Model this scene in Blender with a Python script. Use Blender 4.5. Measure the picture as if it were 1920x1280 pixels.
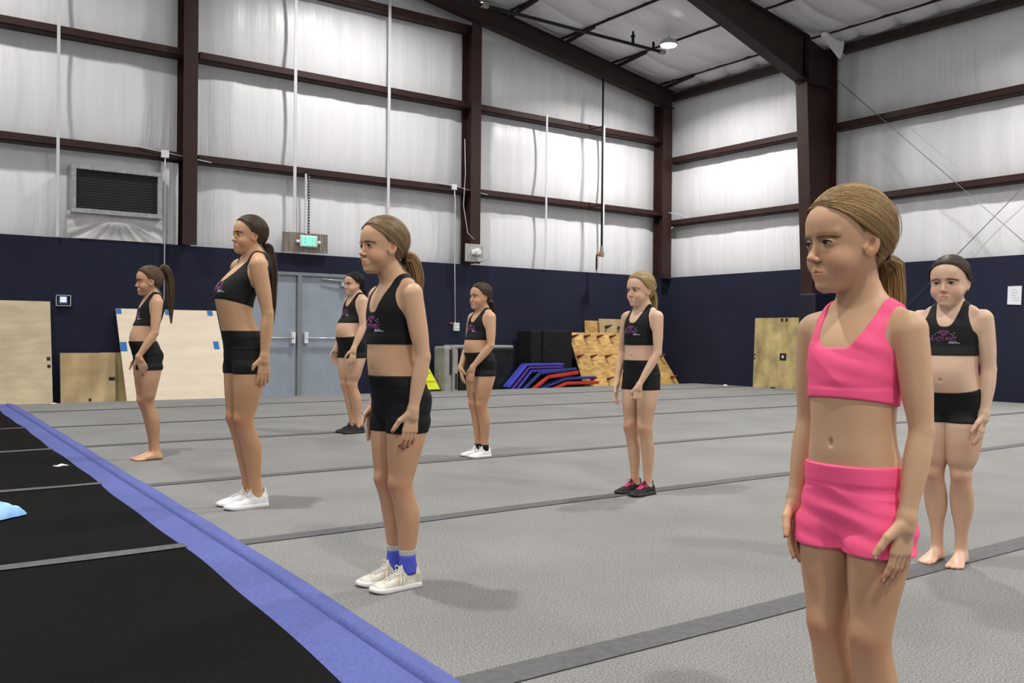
import bpy, math, random
import numpy as np
from mathutils import Vector, Matrix
random.seed(7)
S = bpy.context.scene
for o in list(bpy.data.objects):
    bpy.data.objects.remove(o)

# ---------------------------------------------------------------- camera
cam = bpy.data.cameras.new('camera')
cam.sensor_width = 36.0
cam.lens = 1727.09 / 1920 * 36
cam.clip_end = 200
co = bpy.data.objects.new('camera', cam)
S.collection.objects.link(co)
YAW, PITCH, ROLL = 0.6256248, -4.3587e-3, 8.92439e-3
f = Vector((math.sin(YAW) * math.cos(PITCH), math.cos(YAW) * math.cos(PITCH), math.sin(PITCH)))
rt = Vector((math.cos(YAW), -math.sin(YAW), 0))
up = rt.cross(f)
r2 = rt * math.cos(ROLL) + up * math.sin(ROLL)
u2 = -rt * math.sin(ROLL) + up * math.cos(ROLL)
M = Matrix((r2, u2, -f)).transposed().to_4x4()
M.translation = Vector((0, 0, 1.0))
co.matrix_world = M
S.camera = co
# ---------------------------------------------------------------- view, world, lamps
S.view_settings.view_transform = 'Standard'
S.view_settings.look = 'None'
S.view_settings.exposure = 0.30
S.view_settings.gamma = 1.0
S.view_settings.use_curve_mapping = False
w = bpy.data.worlds.new('world')
S.world = w
w.use_nodes = True
w.node_tree.nodes['Background'].inputs[0].default_value = (0.9, 0.95, 1, 1)
w.node_tree.nodes['Background'].inputs[1].default_value = 0.3
ROOF0, SLOPE, XW, YB, XR = 6.83, 0.165, 15.6, 15.416, 3.0      # eave height, pitch, right wall, back wall, ridge


def roofz(x):
    return ROOF0 + SLOPE * (XW - max(x, 2 * XR - x))


LAMPS = [(x, y) for x in (13.35, 7.4, 0.6, -6.5) for y in (13.2, 5.2, -2.5)]
LAMP_W = 190.0

# ---------------------------------------------------------------- helpers
def link(o, parent=None):
    S.collection.objects.link(o)
    if parent:
        o.parent = parent
    return o


def tag(o, label=None, cat=None, group=None, kind=None):
    if label: o['label'] = label
    if cat: o['category'] = cat
    if group: o['group'] = group
    if kind: o['kind'] = kind
    return o


def empty(name, loc=(0, 0, 0), rz=0.0, label=None, cat=None, group=None):
    o = bpy.data.objects.new(name, None)
    o.empty_display_size = 0.1
    o.location = loc
    o.rotation_euler = (0, 0, rz)
    link(o)
    return tag(o, label, cat, group)


class MB:
    """collects vertices and faces for ONE mesh object"""
    def __init__(s):
        s.v = []; s.f = []; s.m = []; s.sm = []

    def add(s, vs, fs, m=0, smooth=False):
        b = len(s.v)
        s.v += [tuple(v) for v in vs]
        s.f += [tuple(b + i for i in q) for q in fs]
        s.m += [m] * len(fs)
        s.sm += [smooth] * len(fs)
        return s

    def box(s, lo, hi, m=0):
        (a, b, c), (d, e, g) = lo, hi
        return s.add([(a, b, c), (d, b, c), (d, e, c), (a, e, c), (a, b, g), (d, b, g), (d, e, g), (a, e, g)],
                     [(0, 3, 2, 1), (4, 5, 6, 7), (0, 1, 5, 4), (1, 2, 6, 5), (2, 3, 7, 6), (3, 0, 4, 7)], m)

    def hexa(s, p, m=0):  # 8 points, bottom 4 then top 4
        return s.add(p, [(0, 3, 2, 1), (4, 5, 6, 7), (0, 1, 5, 4), (1, 2, 6, 5), (2, 3, 7, 6), (3, 0, 4, 7)], m)

    def prism(s, poly, ax, a, b, m=0):  # 2D polygon extruded along axis ax from a to b
        n = len(poly)
        def P(p, t):
            q = list(p); q.insert(ax, t); return tuple(q)
        vs = [P(p, a) for p in poly] + [P(p, b) for p in poly]
        fs = [tuple(range(n))[::-1], tuple(range(n, 2 * n))] + [(i, (i + 1) % n, n + (i + 1) % n, n + i) for i in range(n)]
        return s.add(vs, fs, m)

    def tube(s, pts, r, n=8, m=0, caps=True):
        pts = [Vector(p) for p in pts]
        rr = r if isinstance(r, (list, tuple)) else [r] * len(pts)
        vs = []; fs = []
        prev = None
        for i, p in enumerate(pts):
            t = (pts[min(i + 1, len(pts) - 1)] - pts[max(i - 1, 0)]).normalized()
            if prev is None:
                a = t.orthogonal().normalized()
            else:
                a = (prev - t * prev.dot(t)).normalized()
            prev = a
            b = t.cross(a)
            for k in range(n):
                an = 2 * math.pi * k / n
                vs.append(p + (a * math.cos(an) + b * math.sin(an)) * rr[i])
        for i in range(len(pts) - 1):
            for k in range(n):
                k2 = (k + 1) % n
                fs.append((i * n + k, i * n + k2, (i + 1) * n + k2, (i + 1) * n + k))
        if caps:
            fs.append(tuple(range(n))[::-1])
            fs.append(tuple((len(pts) - 1) * n + k for k in range(n)))
        return s.add(vs, fs, m, True)

    def lathe(s, prof, c=(0, 0, 0), n=24, m=0, ax=2, sm=True):
        vs = []; fs = []
        for r, z in prof:
            for k in range(n):
                a = 2 * math.pi * k / n
                p = [r * math.cos(a), r * math.sin(a), z]
                if ax == 0: p = [z, p[0], p[1]]
                if ax == 1: p = [p[1], z, p[0]]
                vs.append((p[0] + c[0], p[1] + c[1], p[2] + c[2]))
        for i in range(len(prof) - 1):
            for k in range(n):
                k2 = (k + 1) % n
                fs.append((i * n + k, i * n + k2, (i + 1) * n + k2, (i + 1) * n + k))
        fs.append(tuple(range(n))[::-1])
        fs.append(tuple((len(prof) - 1) * n + k for k in range(n)))
        return s.add(vs, fs, m, sm)

    def grid(s, fn, us, vs_, m=0, smooth=True):
        nu, nv = len(us), len(vs_)
        vs = [fn(u, v) for v in vs_ for u in us]
        fs = [(j * nu + i, j * nu + i + 1, (j + 1) * nu + i + 1, (j + 1) * nu + i) for j in range(nv - 1) for i in range(nu - 1)]
        return s.add(vs, fs, m, smooth)

    def build(s, name, mats, parent=None, bevel=0.0, loc=None):
        me = bpy.data.meshes.new(name)
        off = Vector(loc) if loc is not None else None
        vv = s.v if off is None else [tuple(Vector(v) - off) for v in s.v]
        me.from_pydata(vv, [], s.f)
        for mt in (mats if isinstance(mats, (list, tuple)) else [mats]):
            me.materials.append(mt)
        me.polygons.foreach_set('material_index', s.m)
        me.polygons.foreach_set('use_smooth', s.sm)
        o = bpy.data.objects.new(name, me)
        if off is not None: o.location = off
        link(o, parent)
        if bevel:
            b = o.modifiers.new('bevel', 'BEVEL')
            b.width = bevel; b.segments = 2; b.limit_method = 'ANGLE'; b.angle_limit = math.radians(40)
        return o


# ---------------------------------------------------------------- materials
def mat(name, col, rough=0.6, metal=0.0, spec=0.5, emit=None, es=0.0):
    m = bpy.data.materials.new(name); m.use_nodes = True
    b = m.node_tree.nodes['Principled BSDF']
    b.inputs['Base Color'].default_value = (*col, 1)
    b.inputs['Roughness'].default_value = rough
    b.inputs['Metallic'].default_value = metal
    b.inputs['Specular IOR Level'].default_value = spec
    if emit:
        b.inputs['Emission Color'].default_value = (*emit, 1)
        b.inputs['Emission Strength'].default_value = es
    return m


def nd(m, t, **kw):
    n = m.node_tree.nodes.new(t)
    for k, v in kw.items():
        if k.startswith('i_'):
            n.inputs[k[2:].replace('_', ' ')].default_value = v
        else:
            setattr(n, k, v)
    return n


def lk(m, a, b):
    m.node_tree.links.new(a, b)


def noisy(name, c1, c2, scale=(20, 20, 20), detail=6, rough=0.8, bump=0.0, bdist=0.005, spec=0.3, lo=0.35, hi=0.65, big=None, metal=0):
    """two-colour noise material, object coordinates"""
    m = mat(name, c1, rough, metal, spec)
    b = m.node_tree.nodes['Principled BSDF']
    tc = nd(m, 'ShaderNodeTexCoord'); mp = nd(m, 'ShaderNodeMapping'); mp.inputs['Scale'].default_value = scale
    lk(m, tc.outputs['Object'], mp.inputs['Vector'])
    n = nd(m, 'ShaderNodeTexNoise'); n.inputs['Scale'].default_value = 1; n.inputs['Detail'].default_value = detail
    lk(m, mp.outputs['Vector'], n.inputs['Vector'])
    cr = nd(m, 'ShaderNodeValToRGB')
    cr.color_ramp.elements[0].position = lo; cr.color_ramp.elements[0].color = (*c1, 1)
    cr.color_ramp.elements[1].position = hi; cr.color_ramp.elements[1].color = (*c2, 1)
    lk(m, n.outputs['Fac'], cr.inputs['Fac'])
    out = cr.outputs['Color']
    if big:
        n2 = nd(m, 'ShaderNodeTexNoise'); n2.inputs['Scale'].default_value = big[0]; n2.inputs['Detail'].default_value = 3
        lk(m, tc.outputs['Object'], n2.inputs['Vector'])
        mr = nd(m, 'ShaderNodeMapRange'); mr.inputs['From Min'].default_value = .3; mr.inputs['From Max'].default_value = .7
        mr.inputs['To Min'].default_value = 1 - big[1]; mr.inputs['To Max'].default_value = 1 + big[1]
        lk(m, n2.outputs['Fac'], mr.inputs['Value'])
        vm = nd(m, 'ShaderNodeVectorMath', operation='SCALE')
        lk(m, out, vm.inputs[0]); lk(m, mr.outputs['Result'], vm.inputs['Scale'])
        out = vm.outputs['Vector']
    lk(m, out, b.inputs['Base Color'])
    if bump:
        bp = nd(m, 'ShaderNodeBump'); bp.inputs['Strength'].default_value = bump; bp.inputs['Distance'].default_value = bdist
        lk(m, n.outputs['Fac'], bp.inputs['Height']); lk(m, bp.outputs['Normal'], b.inputs['Normal'])
    return m


M_carpet = noisy('grey_carpet', (.140, .140, .136), (.295, .295, .288), (150, 150, 150), 8, .95, .6, .004, .1, .36, .64, big=(1.3, .09))
M_tape = noisy('grey_tape', (.085, .085, .09), (.11, .11, .115), (30, 30, 30), 4, .7, .1)
M_tape2 = noisy('pale_grey_tape', (.085, .085, .088), (.115, .115, .118), (30, 30, 30), 4, .75, .1)
M_black = noisy('black_carpet', (.0055, .0055, .0055), (.0085, .0085, .0085), (150, 150, 150), 3, .95, .4, .003, .06)
M_blue = noisy('blue_strip', (.082, .102, .30), (.102, .126, .355), (60, 60, 60), 4, .85, .15, big=(1.5, .08))
M_navy = noisy('navy_wall_carpet', (.0150, .0170, .034), (.0220, .0250, .046), (160, 160, 160), 3, .95, .5, .004, .15, big=(.8, .12))
M_steel = noisy('maroon_primer', (.030, .0135, .0115), (.042, .019, .0165), (3, 3, 3), 5, .55, .02)
M_beam = noisy('dark_primer', (.024, .014, .012), (.032, .019, .016), (3, 3, 3), 5, .6, .02)
M_white = mat('white_paint', (.72, .73, .75), .5)
M_strap = mat('white_strap', (.62, .63, .66), .45)
M_dark = mat('dark_pipe', (.008, .008, .009), .6, 0, .2)
M_galv = noisy('galvanised', (.30, .31, .32), (.42, .43, .44), (18, 18, 18), 5, .45, .05, metal=.4)
M_ply = noisy('plywood_pale', (.60, .48, .31), (.70, .58, .40), (3, 3, 14), 6, .7, .05, big=(2.2, .1))
M_ply2 = noisy('plywood_tan', (.44, .32, .165), (.54, .41, .23), (3, 3, 2), 7, .7, .05, big=(3, .2))
M_ply3 = noisy('plywood_white', (.80, .69, .53), (.87, .76, .60), (2, 2, 10), 5, .65, .02)
M_osb = noisy('plywood_orange', (.42, .24, .07), (.66, .43, .17), (5, 5, 22), 7, .6, .05, big=(3.5, .22))
M_plyw = noisy('plywood_weathered', (.27, .22, .095), (.60, .47, .22), (3.5, 3.5, 1.6), 8, .75, .05, lo=.30, hi=.62, big=(4, .2))
M_plyedge = mat('plywood_edge', (.30, .19, .08), .8)
M_btape = mat('blue_tape', (.02, .16, .48), .6)
M_blk = mat('black_tape', (.012, .012, .014), .6)
M_door = noisy('door_grey', (.29, .33, .39), (.32, .36, .42), (4, 4, 4), 4, .5, .02)
M_doorf = noisy('door_frame_grey', (.20, .215, .23), (.24, .25, .27), (4, 4, 4), 4, .5, .02)
M_alu = mat('brushed_aluminium', (.52, .53, .55), .35, .6)
M_board = noisy('brown_board', (.16, .135, .11), (.26, .225, .185), (40, 40, 2), 5, .7, .1)
M_greyb = noisy('grey_board', (.36, .36, .34), (.42, .42, .40), (8, 8, 8), 4, .6)
M_plastic = mat('white_plastic', (.75, .76, .78), .35)
M_green = mat('exit_green', (.1, .9, .45), .4, emit=(.12, 1, .5), es=1.6)
M_screen = mat('thermostat_screen', (.4, .5, .9), .3, emit=(.42, .50, 1), es=1.0)
M_vinylk = noisy('black_vinyl', (.008, .0085, .009), (.015, .016, .017), (5, 5, 5), 4, .35, .6, .02)
M_vinylg = noisy('grey_vinyl', (.27, .27, .25), (.36, .36, .34), (5, 5, 5), 4, .45, .3, .01)
M_foamk = noisy('dark_foam', (.0055, .006, .006), (.010, .0105, .0105), (9, 9, 9), 4, .9, .2)
M_red = noisy('red_vinyl', (.50, .030, .025), (.58, .05, .035), (6, 6, 6), 4, .4, .2, .01)
M_rblue = noisy('royal_blue_vinyl', (.045, .055, .42), (.06, .075, .50), (6, 6, 6), 4, .4, .2, .01)
M_nblue = noisy('dark_blue_vinyl', (.02, .035, .16), (.028, .045, .20), (6, 6, 6), 4, .4, .2, .01)
M_yel = noisy('yellow_vinyl', (.72, .78, .03), (.80, .85, .05), (6, 6, 6), 4, .45, .2, .01)
M_hold = mat('red_hold', (.16, .015, .018), .5)
M_holdg = mat('green_hold', (.01, .035, .02), .5)
M_orange = mat('orange_plastic', (.55, .08, .03), .5)
M_brass = mat('valve_metal', (.30, .28, .22), .45, .5)
M_glass = mat('lens_plastic', (.85, .87, .88), .2)
M_lamp = mat('lamp_lens', (1, 1, 1), .3, emit=(1, .98, .95), es=60)
M_lampb = mat('lamp_body', (.45, .45, .45), .5)
M_paper = mat('paper', (.72, .74, .80), .7)
M_ink = mat('ink', (.50, .51, .57), .7)
M_navypad = mat('navy_pad', (.006, .006, .020), .5)


def insulation(name, axis, base=(.73, .735, .76), base2=(.79, .795, .815), st=1.0):
    """white vinyl faced insulation with streaky wrinkles; axis = streak direction scale"""
    m = mat(name, base, .36, 0, .5)
    b = m.node_tree.nodes['Principled BSDF']
    tc = nd(m, 'ShaderNodeTexCoord')
    hs = []
    for k, (sc, amp) in enumerate(((axis, 1.0), (tuple(a * 3.1 for a in axis), .45))):
        mp = nd(m, 'ShaderNodeMapping'); mp.inputs['Scale'].default_value = sc
        mp.inputs['Location'].default_value = (3.1 * k, 1.7 * k, .3)
        lk(m, tc.outputs['Object'], mp.inputs['Vector'])
        n = nd(m, 'ShaderNodeTexNoise'); n.inputs['Scale'].default_value = 1; n.inputs['Detail'].default_value = 4
        n.inputs['Distortion'].default_value = .6
        lk(m, mp.outputs['Vector'], n.inputs['Vector'])
        hs.append((n, amp))
    # where the facing is more wrinkled
    n3 = nd(m, 'ShaderNodeTexNoise'); n3.inputs['Scale'].default_value = .55; n3.inputs['Detail'].default_value = 2
    lk(m, tc.outputs['Object'], n3.inputs['Vector'])
    mr = nd(m, 'ShaderNodeMapRange'); mr.inputs['From Min'].default_value = .4; mr.inputs['From Max'].default_value = .65
    mr.inputs['To Min'].default_value = .12 * st; mr.inputs['To Max'].default_value = .85 * st
    lk(m, n3.outputs['Fac'], mr.inputs['Value'])
    ad = nd(m, 'ShaderNodeMath', operation='MULTIPLY_ADD'); ad.inputs[1].default_value = .45
    lk(m, hs[1][0].outputs['Fac'], ad.inputs[0]); lk(m, hs[0][0].outputs['Fac'], ad.inputs[2])
    bp = nd(m, 'ShaderNodeBump'); bp.inputs['Distance'].default_value = .018
    lk(m, mr.outputs['Result'], bp.inputs['Strength'])
    lk(m, ad.outputs[0], bp.inputs['Height']); lk(m, bp.outputs['Normal'], b.inputs['Normal'])
    cr = nd(m, 'ShaderNodeValToRGB')
    cr.color_ramp.elements[0].position = .3; cr.color_ramp.elements[0].color = (*base, 1)
    cr.color_ramp.elements[1].position = .7; cr.color_ramp.elements[1].color = (*base2, 1)
    lk(m, hs[0][0].outputs['Fac'], cr.inputs['Fac']); lk(m, cr.outputs['Color'], b.inputs['Base Color'])
    return m


M_insb = insulation('insulation_back', (9, 9, .35))
M_insr = insulation('insulation_right', (9, 9, .45))
M_insc = insulation('insulation_roof', (1.2, 5, 1.2), (.70, .70, .70), (.76, .76, .755), .8)

# ---------------------------------------------------------------- room shell
YE = 14.5            # back edge of the sprung carpet floor
X0, Y0 = -9.6, -6.0
blue_l = [(-6, .60), (0, 1.08), (2.3, 1.155), (3.17, 1.222), (4.32, 1.278), (6.5, 1.366), (11, 1.516), (YE, 1.63)]
blue_c = [(-6, .80), (0, 1.30), (2.4, 1.36), (3.71, 1.43), (6.74, 1.53), (11, 1.68), (YE, 1.79)]
blue_r = [(-6, .95), (0, 1.37), (2.24, 1.44), (4.0, 1.541), (7.73, 1.667), (11, 1.79), (YE, 1.91)]


def ip(tab, y):
    return float(np.interp(y, [a for a, b in tab], [b for a, b in tab]))


MB().box((X0, Y0, -.12), (XW, YE, 0)).build('floor', M_carpet)['kind'] = 'structure'
MB().box((X0, YE, -.22), (XW + .3, YB + .5, -.12)).build('floor_edge', noisy('concrete', (.2, .2, .2), (.26, .26, .25), (6, 6, 6), 5, .8))['kind'] = 'structure'
bpy.data.objects['floor_edge'].name = 'floor_2'
ys = [Y0 + i * (YE - Y0) / 60 for i in range(61)]
mb = MB()
mb.grid(lambda x, y: (X0 + .1 if x == 0 else ip(blue_l, y) + .02 + .006 * math.sin(y * 2.1), y, .004), [0, 1], ys)
o = mb.build('black_carpet', M_black)
tag(o, 'black carpet laid over the floor left of the long blue strip', 'carpet')


def strip_section(y, side):
    wob = .007 * math.sin(y * 1.9) + .005 * math.sin(y * 4.7 + 1)
    a, c, b = ip(blue_l, y) + wob, ip(blue_c, y), ip(blue_r, y) - wob * .6
    if side == 0:
        return [(a, .005), (a + .02, .010), ((a + c) / 2, .016 + .004 * math.sin(y * 3)), (c - .015, .012), (c, .002)]
    return [(c, .002), (c + .006, .017), (c + .03, .020), ((b + c) / 2 + .02, .014), (b, .003)]


t = empty('blue_edge_strip', (1.4, 0, 0), label='long blue folded strip running across the floor between black and grey carpet', cat='floor strip')
yy = [Y0 + i * (YE - .02 - Y0) / 160 for i in range(161)]
for side in (0, 1):
    mb = MB()
    mb.grid(lambda i, y: (strip_section(y, side)[i][0] - 1.4, y, strip_section(y, side)[i][1]), range(5), yy)
    mb.build('strip_flap', M_blue, t)

tapes = [(-1.2, .13), (.02, .13), (2.15, .13), (4.30, .115), (6.28, .11), (8.74, .12), (10.75, .10), (12.95, .10)]
order = ['hidden', 'hidden', 'nearest', 'second nearest', 'third nearest', 'fourth nearest', 'fifth nearest', 'farthest']
for k, (y, wd) in enumerate(tapes):
    if k < 2: continue
    mb = MB()
    xs = [ip(blue_r, y) - .03 + i * (XW - .02 - ip(blue_r, y)) / 50 for i in range(51)]
    ph = k * 1.3
    def tp(i, j, y=y, wd=wd, ph=ph):
        x = xs[j]
        wv = .012 * math.sin(x * .9 + ph) + .004 * math.sin(x * 3.1 + ph)
        return (x, y + wv + (wd if i else 0), .004)
    mb.grid(tp, [0, 1], range(51))
    o = mb.build('seam_tape', M_tape)
    tag(o, f'dark grey seam tape on the grey carpet, {order[k]} line to the camera' if k < 7 else 'dark grey seam tape on the grey carpet, farthest line near the back wall', 'tape')
for k, (y, wd) in enumerate([(4.36, .10), (6.50, .085), (8.66, .10), (10.75, .09)]):
    mb = MB()
    xs = [-9 + i * (ip(blue_l, y) + 9.02) / 50 for i in range(51)]
    def tp(i, j, y=y, wd=wd):
        x = xs[j]
        return (x, y + .10 * (x - .5) * .15 + .008 * math.sin(x * 5) + (wd + .01 * math.sin(x * 9) if i else 0), .009)
    mb.grid(tp, [0, 1], range(51))
    o = mb.build('seam_tape', M_tape2)
    tag(o, ['pale grey tape line on the black carpet, nearest one', 'pale grey tape line on the black carpet, just behind the light blue cloth',
            'pale grey tape line on the black carpet, third from the camera', 'pale grey tape line on the black carpet, farthest one'][k], 'tape')

# navy carpeted lower walls + insulated upper walls
def wallins(name, m, fn, us, vs):
    mb = MB(); mb.grid(fn, us, vs)
    o = mb.build(name, m); o['kind'] = 'structure'
    return o


GB, GA, GC = 3.90, 5.60, 7.10        # girt heights on the back wall
COLS = [-6.5, -.93, 4.63, 10.20, 15.50]
def bulge(z, levels):
    for a, b in zip(levels[:-1], levels[1:]):
        if a <= z <= b:
            return abs(math.sin(math.pi * (z - a) / (b - a))) ** .6
    return 0
def fb(x, z):
    zz = min(z, roofz(x))
    b = bulge(zz, [2.2, GB, GA, GC, 9.2])
    cx = min(abs(x - c) for c in COLS)
    e = min(1, cx / .5)
    rip = .012 * math.sin(x * 7 + math.sin(z * .9) * 1.2) + .008 * math.sin(x * 17.3)
    return (x, YB + .27 - .10 * b * (.3 + .7 * e) + rip * .5, zz)
mb = MB()
xs = [X0 + i * (XW + .28 - X0) / 420 for i in range(421)]
zs = [2.3 + i * (9.1 - 2.3) / 110 for i in range(111)]
mb.grid(fb, xs, zs)
o = mb.build('wall_back', [M_insb, M_navy]); o['kind'] = 'structure'
# navy lower part of the back wall, with the door opening left free
DX0, DX1, DT = 5.42, 7.62, 2.12
mb = MB()
mb.box((X0, YB, -.2), (DX0, YB + .2, 2.46)); mb.box((DX1, YB, -.2), (XW + .2, YB + .2, 2.445)); mb.box((DX0, YB, DT), (DX1, YB + .2, 2.445))
mb.build('wall_back_lower', M_navy)['kind'] = 'structure'

RB, RA = 3.72, 5.18
def fr(y, z):
    b = bulge(z, [2.2, RB, RA, 6.75])
    e = min(1, abs(y - 11.1) / .6)
    rip = .012 * math.sin(y * 6 + math.sin(z) * 1.4) + .008 * math.sin(y * 15.3)
    return (XW + .27 - .11 * b * (.25 + .75 * e) + rip * .5, y, z)
mb = MB()
mb.grid(lambda y, z: fr(y, z), [YB + .3 - i * (YB + .3 - Y0) / 360 for i in range(361)], [2.3 + i * (6.95 - 2.3) / 90 for i in range(91)])
mb.build('wall_right', M_insr)['kind'] = 'structure'
MB().box((XW, Y0, -.2), (XW + .2, YB, 2.43)).build('wall_right_lower', M_navy)['kind'] = 'structure'
MB().box((X0 - .2, Y0, -.2), (X0, YB + .4, 7)).build('wall_left', M_insr)['kind'] = 'structure'
mb = MB(); mb.prism([(X0, -.2), (XW + .3, -.2), (XW + .3, 6.9), (XR, roofz(XR)), (X0, 6.9)], 1, Y0 - .2, Y0)
mb.build('wall_front', M_insr)['kind'] = 'structure'

PUR = [15.25 - 1.46 * i for i in range(9)]
def fc(x, y):
    ps = [XW + .3] + PUR + [XR]
    z = roofz(x) + .03
    if x > XR:
        for a, b in zip(ps[:-1], ps[1:]):
            if b <= x <= a:
                q = math.sin(math.pi * (a - x) / (a - b + 1e-6))
                z -= abs(q) ** .7 * (.020 + .085 * abs(math.sin(math.pi * (y + .05 * math.sin(x * 3)) / .80)) ** .42) * (1 + .2 * math.sin(y * 1.7 + a))
                break
    z += .012 * math.exp(-((((y + .3) % 1.05) - .5) / .05) ** 2)
    return (x, y, z)
mb = MB()
mb.grid(fc, [X0 + i * .3 for i in range(41)] + [2.7 + i * (XW + .3 - 2.7) / 170 for i in range(171)], [Y0 + i * .5 for i in range(24)] + [6 + i * (YB + .3 - 6) / 190 for i in range(191)])
mb.build('ceiling', M_insc)['kind'] = 'structure'

# girts: Z-sections (front flange, web, lip)
def girt_x(x0, x1, z, lab):
    mb = MB()
    prof = [(YB - .03, z), (YB + .00, z + .005), (YB + .27, z + .005), (YB + .27, z - .012), (YB + .0, z - .012), (YB - .0, z - .085), (YB + .035, z - .10), (YB + .03, z - .115), (YB - .03, z - .105)]
    mb.prism([(p[0], p[1]) for p in prof], 0, x0, x1)
    # underside pan so the section reads dark from below
    mb.box((x0, YB + .01, z - .125), (x1, YB + .24, z - .11))
    o = mb.build('wall_girt', M_steel)
    return tag(o, lab, 'girt')
bays = [(COLS[0], COLS[1], 'hidden'), (COLS[1], COLS[2], 'left of the first back wall column'), (COLS[2], COLS[3], 'between the two back wall columns'), (COLS[3], COLS[4], 'between the middle column and the corner')]
for x0, x1, where in bays[1:]:
    girt_x(x0 + .08, x1 - .08, GB + .07, f'maroon lower steel girt on the back wall, {where}')
    girt_x(x0 + .08, x1 - .08, GA + .07, f'maroon upper steel girt on the back wall, {where}')
    if x1 < 12:
        girt_x(x0 + .08, x1 - .10, GC + .1, f'maroon topmost steel girt under the roof slope, {where}')
def girt_y(y0, y1, z, lab):
    mb = MB()
    X = XW
    prof = [(X - .03, z), (X + .27, z + .005), (X + .27, z - .012), (X, z - .012), (X, z - .085), (X + .035, z - .115), (X - .03, z - .105)]
    mb.prism([(p[0], p[1]) for p in prof], 1, y0, y1)
    mb.box((X + .01, y0, z - .125), (X + .24, y1, z - .11))
    o = mb.build('wall_girt', M_steel)
    return tag(o, lab, 'girt')
for z, nm in ((RB + .04, 'lower'), (RA + .04, 'upper')):
    girt_y(11.22, YB - .05, z, f'maroon {nm} steel girt on the right wall, from corner to big column')
    girt_y(5.5, 10.98, z, f'maroon {nm} steel girt on the right wall, right of the big column')

# columns on the back wall (I-sections)
def hcol(x, y, wz, z0, z1, lab, dep=.26, hw=.115):
    mb = MB()
    mb.box((x - hw, y - dep / 2, z0), (x + hw, y - dep / 2 + .015, z1))
    mb.box((x - hw, y + dep / 2 - .015, z0), (x + hw, y + dep / 2, z1))
    mb.box((x - .006, y - dep / 2 + .015, z0), (x + .006, y + dep / 2 - .015, z1))
    for zz in wz:      # girt clips
        mb.box((x - hw - .02, y - dep / 2 - .008, zz - .11), (x + hw * .2, y - dep / 2, zz + .01))
    o = mb.build('steel_column', M_steel)
    return tag(o, lab, 'column')
hcol(4.52, YB + .0, [], 2.46, roofz(4.52) - .54, 'maroon steel column on the back wall right of the vent', .36)
hcol(10.09, YB + .0, [], 2.46, roofz(10.1) - .54, 'maroon steel column on the back wall above the emergency light', .36)
hcol(15.42, YB - .02, [], 2.40, 6.44, 'maroon steel column standing in the room corner', .30, .14)

# end wall rafter
mb = MB()
def raf(x0, x1, y, dtop, dbot, hw):
    pts = []
    for x, s in ((x0, 1), (x1, 1)):
        pass
    m = MB()
    za, zb = roofz(x0), roofz(x1)
    m.hexa([(x0, y - .007, za - dbot), (x1, y - .007, zb - dbot), (x1, y + .007, zb - dbot), (x0, y + .007, za - dbot),
            (x0, y - .007, za - dtop), (x1, y - .007, zb - dtop), (x1, y + .007, zb - dtop), (x0, y + .007, za - dtop)])
    for d in (dtop, dbot):
        m.hexa([(x0, y - hw, za - d - .015), (x1, y - hw, zb - d - .015), (x1, y + hw, zb - d - .015), (x0, y + hw, za - d - .015),
                (x0, y - hw, za - d), (x1, y - hw, zb - d), (x1, y + hw, zb - d), (x0, y + hw, za - d)])
    return m
# end rafter visible face: web slightly inset between two flanges, hung below the purlins
m_ = raf(XR, 15.52, 15.22, .13, .50, .10)
o = m_.build('steel_rafter', M_beam)
tag(o, 'dark sloping steel rafter along the top of the back wall', 'rafter')
m_ = raf(-9.5, XR, 15.22, .13, .50, .10)

# main frame: tapered column and tapered haunch rafter in the plane y = 11.1
t = empty('portal_frame', (15.3, 11.1, 0), label='big dark brown tapered steel column and roof beam at right', cat='steel frame')
FY = 0.0
def fx(*a): return [(p[0] - 15.3, p[1], p[2]) for p in a]
mb = MB()
xb, xt = 15.14, 14.80           # inner flange at floor / at knee
zk = 5.95                       # knee height of the inner flange
def q(x, y, z): return (x - 15.3, y, z)
mb.hexa([q(xb, -.13, -.1), q(xb + .02, -.13, -.1), q(xb + .02, .13, -.1), q(xb, .13, -.1), q(xt, -.13, zk), q(xt + .02, -.13, zk), q(xt + .02, .13, zk), q(xt, .13, zk)])
mb.hexa([q(xb + .02, -.008, -.1), q(15.8, -.008, -.1), q(15.8, .008, -.1), q(xb + .02, .008, -.1), q(xt + .02, -.008, zk), q(15.8, -.008, zk), q(15.8, .008, zk), q(xt + .02, .008, zk)])
mb.box(q(15.72, -.14, -.1), q(15.74, .14, 6.62))
mb.build('column', M_steel, t)
mb = MB()
mb.prism([(xt + .02 - 15.3, zk), (15.72 - 15.3, zk), (15.72 - 15.3, 6.62), (15.1 - 15.3, roofz(15.1) - .12), (14.85 - 15.3, roofz(14.85) - .12)], 1, -.008, .008)
mb.hexa([q(xt - .03, -.13, zk - .03), q(15.72, -.13, zk - .03), q(15.72, .13, zk - .03), q(xt - .03, .13, zk - .03), q(xt - .03, -.13, zk - .01), q(15.72, -.13, zk - .01), q(15.72, .13, zk - .01), q(xt - .03, .13, zk - .01)])
mb.box(q(14.88, -.12, zk), q(14.90, .12, roofz(14.9) - .12))
mb.build('knee_plate', M_beam, t)
mb = MB()
xa = XR + .5
bot = lambda x: zk + .02 + (14.80 - x) * .307 if x > 10.8 else zk + .02 + 4 * .307 + (10.8 - x) * .165
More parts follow.
